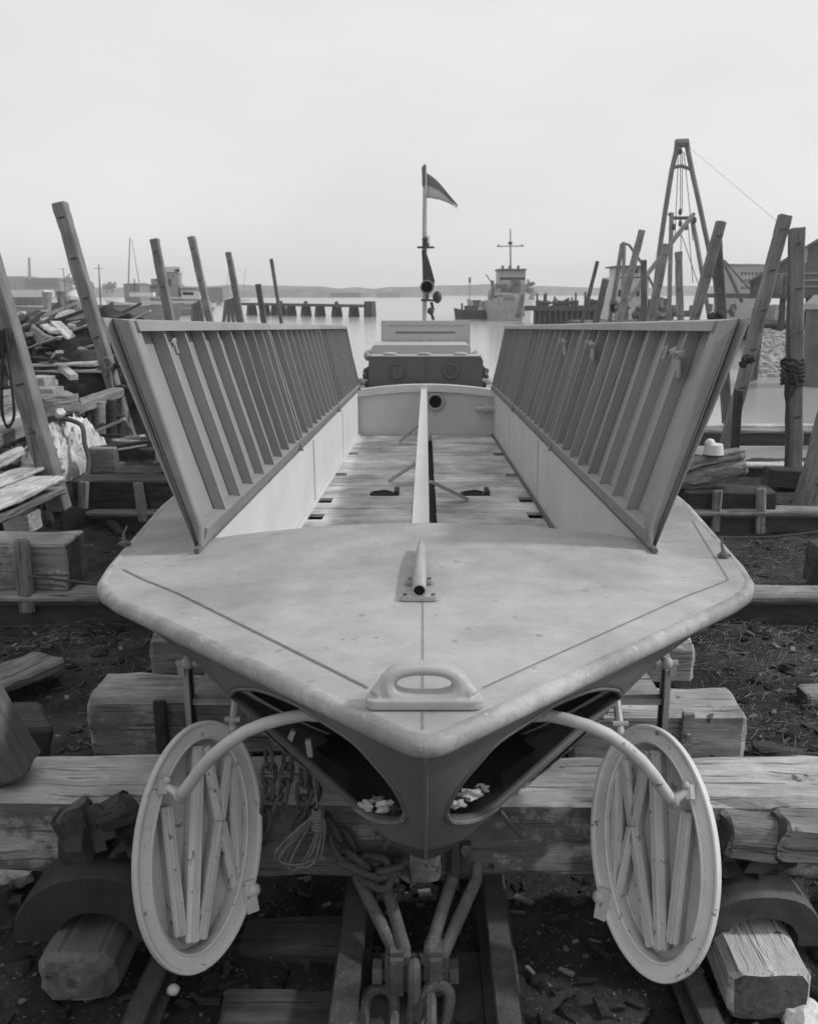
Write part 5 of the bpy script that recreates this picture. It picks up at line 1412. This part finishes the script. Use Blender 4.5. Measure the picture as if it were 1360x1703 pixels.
vent(115, 128, 499, 513, 78, 'small dark flared drum on the lighter deck', M_SDARK)
rt, wl = craft('masted_launch', 'launch with a thin mast and yard beyond the covered barge', 'boat', (115, 512), 9, 3, 1.0, 0.5, (1, -.2, 0), M_SMID, [('cabin', 100, 492, 122, 504, 2, M_SMID)])
pole(rt, 'mast', (111, 505), (105, 445), wl.y, 0.12, M_SMID); pole(rt, 'yard', (97, 447), (113, 447), wl.y, 0.04, M_SMID)
b = MB(); b.ball(at(134, 494, 85), (1.0, 2.5, 0.75), 12); b.build('white_lifeboat', M_SWHITE, label='white upturned lifeboat beside the tall left upright', cat='boat', smooth=True)
rt, wl = craft('white_yacht', 'white yacht hull with sheer lying below the ship bridge', 'boat', (238, 512), 13, 3.4, 0.85, 0.9, (-1, -.1, 0), M_SWHITE, [('trunk_cabin', 215, 486, 255, 493, 1.5, M_SWHITE)])
pole(rt, 'sheer_leg', (213, 492), (216, 395), wl.y, 0.17, M_SGREY); pole(rt, 'sheer_leg', (233, 478), (219, 397), wl.y, 0.09, M_SGREY); pole(rt, 'furled_sail', (224, 483), (223, 463), wl.y, 0.16, M_SDARK)
rt, wl = craft('bridge_ship', 'grey ship with tall stepped bridge left of the pier', 'ship', (290, 506), 24, 5, 1.6, 0.8, (1, -.1, 0), M_SGREY, [('deckhouse', 232, 473, 300, 494, 4, M_SGREY), ('forward_house', 251, 463, 285, 476, 3, M_SGREY), ('bridge', 272, 452, 297, 474, 3, M_SGREY), ('bridge_top', 275, 443, 299, 454, 3, M_SWHITE), ('wheelhouse_glass', 290, 447, 298.5, 452, 2.9, M_WHITE), ('after_house', 296, 478, 326, 494, 3, M_SMID)])
for (x0, x1, y0, y1) in ((250, 262, 474, 480), (258, 261, 464, 468), (278, 281, 457, 460), (286, 289, 457, 460), (247, 250, 484, 487)):
    a0, a1, z0, z1 = pxbox(x0, y0, x1, y1, wl.y - .05); b = MB(); b.box2((a0, wl.y - .06, z0), (a1, wl.y + .05, z1)); b.build('window', M_SDARK, rt)
rt, wl = craft('flat_scow', 'flat pale scow loaded with boxes in front of the grey bridge ship', 'boat', (290, 524), 10, 3, 0.85, 0.2, (1, 0, 0), M_SGREY, [('deck_plank', 235, 501, 345, 505, 2, M_SWHITE), ('dark_box', 250, 506, 258, 512, 1, M_SDARK), ('cargo', 300, 505, 330, 512, 1.2, M_SGREY)])
rt, wl = craft('cabin_boat', 'pale cabin boat with dark windows behind the fourth left upright', 'boat', (320, 516), 8, 2.6, 0.8, 0.6, (1, -.1, 0), M_SWHITE, [('cabin', 302, 483, 332, 497, 2, M_SWHITE), ('window_band', 303, 485, 322, 491, 1.9, M_SDARK), ('roof', 298, 481.5, 334, 484, 2, M_SGREY)])
def dolphin(px0, px1, y0, y1, Y, lab):
    b = MB(); c = at((px0 + px1) / 2, y0, Y); wd = (px1 - px0) / F * Y / 2
    for dx in (-1, -.3, .35, 1): b.tube([Vector((c.x + dx * wd * 1.2, Y + .3 * dx, WATER - .5)), Vector((c.x + dx * wd * .55, Y, c.z + .15 * dx))], wd * .33, 8)
    b.build('mooring_dolphin', M_PILE, label=lab, cat='mooring piles', group='mooring dolphins', smooth=True)
dolphin(84, 103, 505, 540, 60, 'mooring dolphin between the skiff and the lighter'); dolphin(175, 190, 505, 532, 62, 'mooring dolphin behind the left panel corner'); dolphin(372, 392, 497, 522, 95, 'dark mooring dolphin at the root of the finger pier'); dolphin(318, 335, 503, 522, 70, 'low dark mooring dolphin in front of the scow')
for (x0, y0, x1, y1, lab) in ((404, 497, 408, 447, 'thin leaning sailboat mast nearest the pier'), (376, 500, 380, 450, 'thin straight sailboat mast behind the fifth upright')):
    rt = empty('sailboat', onW(x0, 500), lab.replace('mast', 'boat'), 'boat', 'small sailboats at anchor'); b = MB(); hull_loft(b, onW(x0, 500), 5, 1.6, .5, .3, (1, .1, 0)); b.build('hull', M_SWHITE, rt, smooth=True)
    b = MB(); yq = onW(x0, 500).y; b.tube([at(x0, y0, yq), at(x1, y1, yq)], 0.09, 6); b.build('mast', M_SGREY, rt)
# --- far factory and shore buildings
def factory():
    Y = 570
    rt = empty('factory', at(50, 484, Y), 'long far factory with rows of windows and a chimney', 'building')
    for nm, px in (('wall', (38, 461.5, 100, 480)), ('west_wing', (2, 459, 40, 480)), ('annex', (-30, 464, 4, 480))):
        a0, a1, z0, z1 = pxbox(*px, Y + (0.5 if nm == 'wall' else 0)); b = MB(); b.box2((a0, Y + (0.5 if nm == 'wall' else 0), 0), (a1, Y + 20, z1)); b.build(nm, M_BLDG, rt)
    for i in range(12):
        for j in range(3):
            c = at(44 + 4.6 * i, 465 + 4.6 * j, Y - .3); b = MB(); b.box(c, (0.9, 1.2, 1.0)); b.build('window', M_SDARK, rt)
    b = MB(); b.tube([at(49.5, 464, Y - 2), at(48.5, 428, Y - 2)], [1.0, 0.7], 10); b.build('chimney', M_BLDG, rt, smooth=True)
factory()
def simple_building(label, px, Y, dep, m, roof=None, wins=(), name='building', base=-0.6):
    a0, a1, z0, z1 = pxbox(*px, Y)
    rt = empty(name, ((a0 + a1) / 2, Y, base), label, 'building')
    b = MB(); b.box2((a0, Y, base), (a1, Y + dep, z1)); b.build('wall', m, rt)
    b = MB(); rp = roof or (z1 + 0.25)
    b.add([(a0 - .2, Y - .2, z1 + .002), (a1 + .2, Y - .2, z1 + .002), (a1 + .2, Y + dep + .2, z1 + .002), (a0 - .2, Y + dep + .2, z1 + .002), (a0 - .2, Y + dep / 2, rp), (a1 + .2, Y + dep / 2, rp)], [(0, 1, 5, 4), (2, 3, 4, 5), (0, 4, 3), (1, 2, 5), (0, 1, 2, 3)]); b.build('roof', M_SMID, rt)
    for (x0, y0, x1, y1) in wins:
        w0, w1, v0, v1 = pxbox(x0, y0, x1, y1, Y - .03); b = MB(); b.box2((w0, Y - .04, v0), (w1, Y + .05, v1)); b.build('window', M_SDARK, rt)
    return rt
simple_building('low boxy warehouse on the left shore', (345, 478, 370, 492), 300, 10, M_BLDG)
simple_building('grey shore house behind the white yacht', (206, 472, 232, 488), 220, 8, M_BLDG)
simple_building('far grey warehouse on the headland beyond the pier', (552, 486.5, 600, 492), 555, 10, M_BLDG)
simple_building('small far shed on the headland left of the mast', (626, 486, 666, 491.5), 548, 8, M_BLDGW)
# shore trees: bare crowns above the factory yard
def tree(label, px, py, Y, h):
    base = at(px, py, Y); base.z = WATER + 2
    rt = empty('bare_tree', base, label, 'tree', 'trees on the far left shore')
    b = MB(); b.tube([base, base + EZ * h * .5], [h * .03, h * .02], 6); b.build('trunk', M_SDARK, rt)
    r = random.Random(px); b = MB()
    for i in range(60):
        d = Vector((r.gauss(0, 1), r.gauss(0, 1), r.gauss(0.2, .7))).normalized(); c = base + EZ * h * .6
        b.bar(c, c + d * h * r.uniform(.25, .45), h * .012, h * .012)
        q = c + d * h * r.uniform(.2, .42); b.ball(q, (h * .06, h * .06, h * .05), 5, .5, i)
    b.build('crown', M_SHORE, rt)
for px, py, h, lab in ((118, 482, 10, 'roundest bare tree right of the factory'), (136, 482, 8, 'smaller bare tree behind the leaning upright'), (186, 484, 7, 'low bare tree behind the lighter mast'), (178, 484, 6, 'lowest bare tree on the left shore'), (150, 482, 7, 'bare tree between the two leaning uprights')): tree(lab, px, py, 470, h)

# ------------------------------------------------------------------ derrick barge on the right
def derrick():
    Y = 62
    rt = empty('derrick_barge', onW(1135, 560 - 5), 'tall sheer-leg derrick barge on the right with ropes and hook', 'crane barge')
    def leg(nm, pts, r, m=M_SMID, dy=0):
        b = MB(); b.tube([at(x, y, Y + dy) for x, y in pts], r, 8); return b.build(nm, m, rt, smooth=True)
    leg('sheer_leg', [(1126, 236), (1124, 252), (1117, 282), (1106, 350), (1096, 420), (1083, 540)], 0.17)
    leg('sheer_leg', [(1142, 236), (1144, 252), (1151, 286), (1164, 345), (1178, 412), (1204, 540)], 0.17)
    leg('head_block', [(1123, 238), (1144, 237)], 0.28); leg('spreader', [(1118, 278), (1133, 275.5), (1149, 281)], 0.12)
    leg('inner_leg', [(1116.5, 353), (1114.5, 430), (1112, 545)], 0.16, M_SGREY, 1); leg('inner_leg', [(1149, 356), (1158, 400), (1170, 470), (1182, 545)], 0.16, M_SGREY, 1)
    leg('inner_head', [(1112, 354), (1118, 362), (1150, 362), (1154, 354)], 0.12, M_SMID, 1)
    leg('boom', [(1152, 357), (1076, 456), (1022, 530)], 0.15, M_SGREY, -4)
    for (x0, y0, x1, y1) in ((1131.5, 250, 1131, 350), (1134.5, 250, 1134, 350), (1128, 250, 1122, 400), (1137, 252, 1152, 400), (1132, 372, 1132, 470), (1133, 390, 1172, 505), (1143, 360, 1152, 470)):
        b = MB(); b.tube([at(x0, y0, Y + .5), at(x1, y1, Y + .5)], 0.028, 5); b.build('rope', M_SDARK, rt)
    for (x, y) in ((1131, 251), (1131, 352), (1131, 371), (1120, 377), (1141, 377), (1155, 366)): b = MB(); b.ball(at(x, y, Y + .4), (.14, .14, .24), 8); b.build('pulley_block', M_SDARK, rt, smooth=True)
    b = MB(); b.tube([at(1144, 243, Y), at(1290, 366, Y - 20), at(1330, 400, Y - 25)], 0.012, 4); b.build('guy_wire', M_SGREY, rt)
    c = at(1130, 538, Y); b = MB(); b.box2((c.x - 6.5, Y - 3, WATER - .4), (c.x + 7.5, Y + 8, WATER + 1.0)); b.build('barge_hull', M_SDARK, rt, bevel=.05)
    a0, a1, z0, z1 = pxbox(1020, 460, 1078, 515, Y + 9); b = MB(); b.box2((a0, Y + 9, WATER + .9), (a1, Y + 14, z1)); hs = b.build('deckhouse', M_SWHITE, rt)
    a0, a1, z0, z1 = pxbox(1030, 444, 1066, 462, Y + 9); b = MB(); b.box2((a0, Y + 9, z0), (a1, Y + 13, z1)); b.build('upper_house', M_SWHITE, rt)
    b = MB(); b.box2((a0 - .3, Y + 8.7, z1), (a1 + .3, Y + 13.3, z1 + .12)); b.build('house_roof', M_SMID, rt)
    for px in (1036, 1046, 1056): q0, q1, w0, w1 = pxbox(px, 447, px + 5, 454, Y + 8.95); b = MB(); b.box2((q0, Y + 8.9, w0), (q1, Y + 9.05, w1)); b.build('window', M_SDARK, rt)
    for px in (1028, 1042, 1058): q0, q1, w0, w1 = pxbox(px, 482, px + 5, 492, Y + 8.95); b = MB(); b.box2((q0, Y + 8.9, w0), (q1, Y + 9.05, w1)); b.build('window', M_SDARK, rt)
    r = random.Random(8)
    for i in range(22):
        q = at(r.uniform(1015, 1230), r.uniform(503, 528), Y - 2); b = MB()
        if i % 2: b.ball(q, (r.uniform(.2, .6), .4, r.uniform(.2, .5)), 8, .5, i)
        else: b.box(q, (r.uniform(.15, .8), .5, r.uniform(.2, .9)))
        b.build('deck_gear', M_SMID, rt)
    # davit pipe and its arm
    leg('davit_pipe', [(1013, 535), (1024, 470), (1034, 406), (1038, 404)], 0.14, M_SMID, -2); leg('davit_pipe', [(1033, 535), (1036, 470), (1038, 406)], 0.12, M_SGREY, -2); leg('davit_arm', [(1038, 404.5), (1046, 407), (1066, 436), (1100, 503)], 0.09, M_SMID, -2)
    leg('side_boom', [(1203, 434), (1216, 462), (1234, 502)], 0.13, M_SMID, 2); leg('side_boom', [(1204, 432), (1230, 462), (1258, 492)], 0.07, M_SMID, 2)
derrick()
# ------------------------------------------------------------------ buildings, pier and rocks on the right shore
wins = [(1232 + 6 * i, y, 1235 + 6 * i, y + 5) for i in range(7) for y in (452, 464, 476)]
simple_building('pale multi storey waterfront building behind the derrick', (1228, 440, 1276, 505), 110, 9, M_BLDGW, None, wins)
def shed():
    Y = 46
    rt = empty('waterfront_shed', at(1320, 495, Y), 'dark gabled waterfront shed at the right edge with pale stripes', 'building')
    pts = [(1247, 488), (1247, 466), (1290, 441), (1311, 430), (1360, 398), (1420, 360), (1480, 398), (1480, 488)]
    b = MB(); b.prism([at(x, y, Y) for x, y in pts], (2.5, 6, 0)); b.build('wall', M_SHED, rt)
    b = MB(); b.prism([at(x, y, Y - .4) for x, y in ((1243, 467), (1360, 396), (1420, 357), (1420, 361), (1360, 400.5), (1243, 471))], (2.7, 6.6, 0)); b.build('roof', M_SMID, rt)
    for y in (454, 465.5, 476): b = MB(); b.bar(at(1276, y + 2, Y - .06), at(1480, y - 3, Y - .06), 0.06, 0.08); b.build('pale_stripe', M_BLDGW, rt)
    q0, q1, w0, w1 = pxbox(1335, 410, 1342, 437, Y - .05); b = MB(); b.box2((q0, Y - .1, w0), (q1, Y + .05, w1)); b.build('window', M_BLDGW, rt)
    q0, q1, w0, w1 = pxbox(1252, 470, 1272, 487, Y - .05); b = MB(); b.box2((q0, Y - .1, w0), (q1, Y + .05, w1)); b.build('door', M_SMID, rt)
    b = MB(); a0, a1, z0, z1 = pxbox(1246, 488, 1480, 496, Y - 2); b.box2((a0, Y - 2, z0), (a1, Y + 6, z1)); b.build('wharf_deck', M_PILE, rt)
    for px in (1262, 1302, 1345, 1390): q = at(px, 496, Y - 1.6); b = MB(); b.tube([Vector((q.x, q.y, WATER - .5)), q], 0.16, 8); b.build('wharf_pile', M_PILE, rt, smooth=True)
    for px in (1295, 1308): b = MB(); b.tube([at(px, 488, Y - .8), at(px, 458, Y - .8)], 0.22, 8); b.build('downpipe', M_SMID, rt)
shed()
rt, wl = craft('barge_bow', 'smooth grey barge bow moored under the wharf at the right', 'boat', (1283, 545), 7, 3.6, 1.75, .35, (-.35, -1, 0), M_SGREY, [])
rt, wl = craft('white_dinghy', 'white dinghy lying in front of the grey barge bow', 'boat', (1286, 556), 2.6, 1.1, 0.45, .2, (-1, -.3, 0), M_SWHITE, [])
b = MB(); c = at(1386, 492, 30); rr = at(1386, 492, 30).x - at(1344, 492, 30).x
b.tube([Vector((c.x, 30, WATER - .5)), Vector((c.x, 30, at(1386, 515, 30).z))], rr * .93, 28); o = b.build('round_tank', M_SMID, label='round concrete tank with a pale rim cut by the right edge', cat='tank', smooth=True)
b = MB(); b.tube([Vector((c.x, 30, at(1386, 514, 30).z)), Vector((c.x, 30, at(1386, 504, 30).z))], rr * 1.05, 28); b.tube([Vector((c.x, 30, at(1386, 504, 30).z)), Vector((c.x, 30, at(1386, 490, 30).z))], [rr * 1.0, rr * .7], 28); b.build('rim', M_CABTOP, o, smooth=True)
# rock revetment: stones beyond counting
def revetment():
    r = random.Random(12); b = MB()
    for i in range(1500):
        v = r.random(); px = r.uniform(1258, 1480)
        Yr = 33 + 7 * v
        x = at(px, 590, Yr).x; z = WATER - .1 + 1.45 * v + r.uniform(-.08, .08)
        s_ = r.uniform(.09, .22)
        b.ball((x, Yr, z), (s_ * r.uniform(.8, 1.4), s_, s_ * r.uniform(.6, 1)), 6, .6, r.random() * 30)
    b.build('rock_revetment', M_ROCK, kind='stuff')
    c = MB(); c.add([(at(1258, 590, 33).x, 33.1, WATER - .6), (40, 33.1, WATER - .6), (40, 40, WATER + 1.25), (at(1258, 590, 40).x, 40, WATER + 1.25), (40, 60, WATER + 1.3), (at(1258, 590, 60).x, 60, WATER + 1.3)], [(0, 1, 2, 3), (3, 2, 4, 5)]); c.build('right_bank', M_SOIL, kind='structure')
revetment()
for i, (px, lab) in enumerate(((1251, 'leftmost dark piling at the rock bank corner'), (1256, 'middle dark piling at the rock bank corner'), (1263, 'right dark piling at the rock bank corner'))):
    b = MB(); q = at(px, 556, 31 + i * .5); b.tube([Vector((q.x - .05, q.y, WATER - .5)), q], 0.11, 8); b.build('piling', M_PILE, label=lab, cat='pile', group='pilings at the rock bank', smooth=True)

# ------------------------------------------------------------------ the pale harbour air
def haze():
    m = bpy.data.materials.new('harbour_haze'); m.use_nodes = True
    n = m.node_tree.nodes; n.clear()
    o = n.new('ShaderNodeOutputMaterial'); v = n.new('ShaderNodeVolumePrincipled')
    v.inputs['Color'].default_value = (1.0, 1.0, 1.0, 1); v.inputs['Density'].default_value = 0.0007; v.inputs['Anisotropy'].default_value = 0.2
    m.node_tree.links.new(v.outputs[0], o.inputs['Volume'])
    MB().box2((-1600, -60, -7), (1600, 1200, 24)).build('haze', m, origin=(0, 0, -7), kind='stuff')
haze()
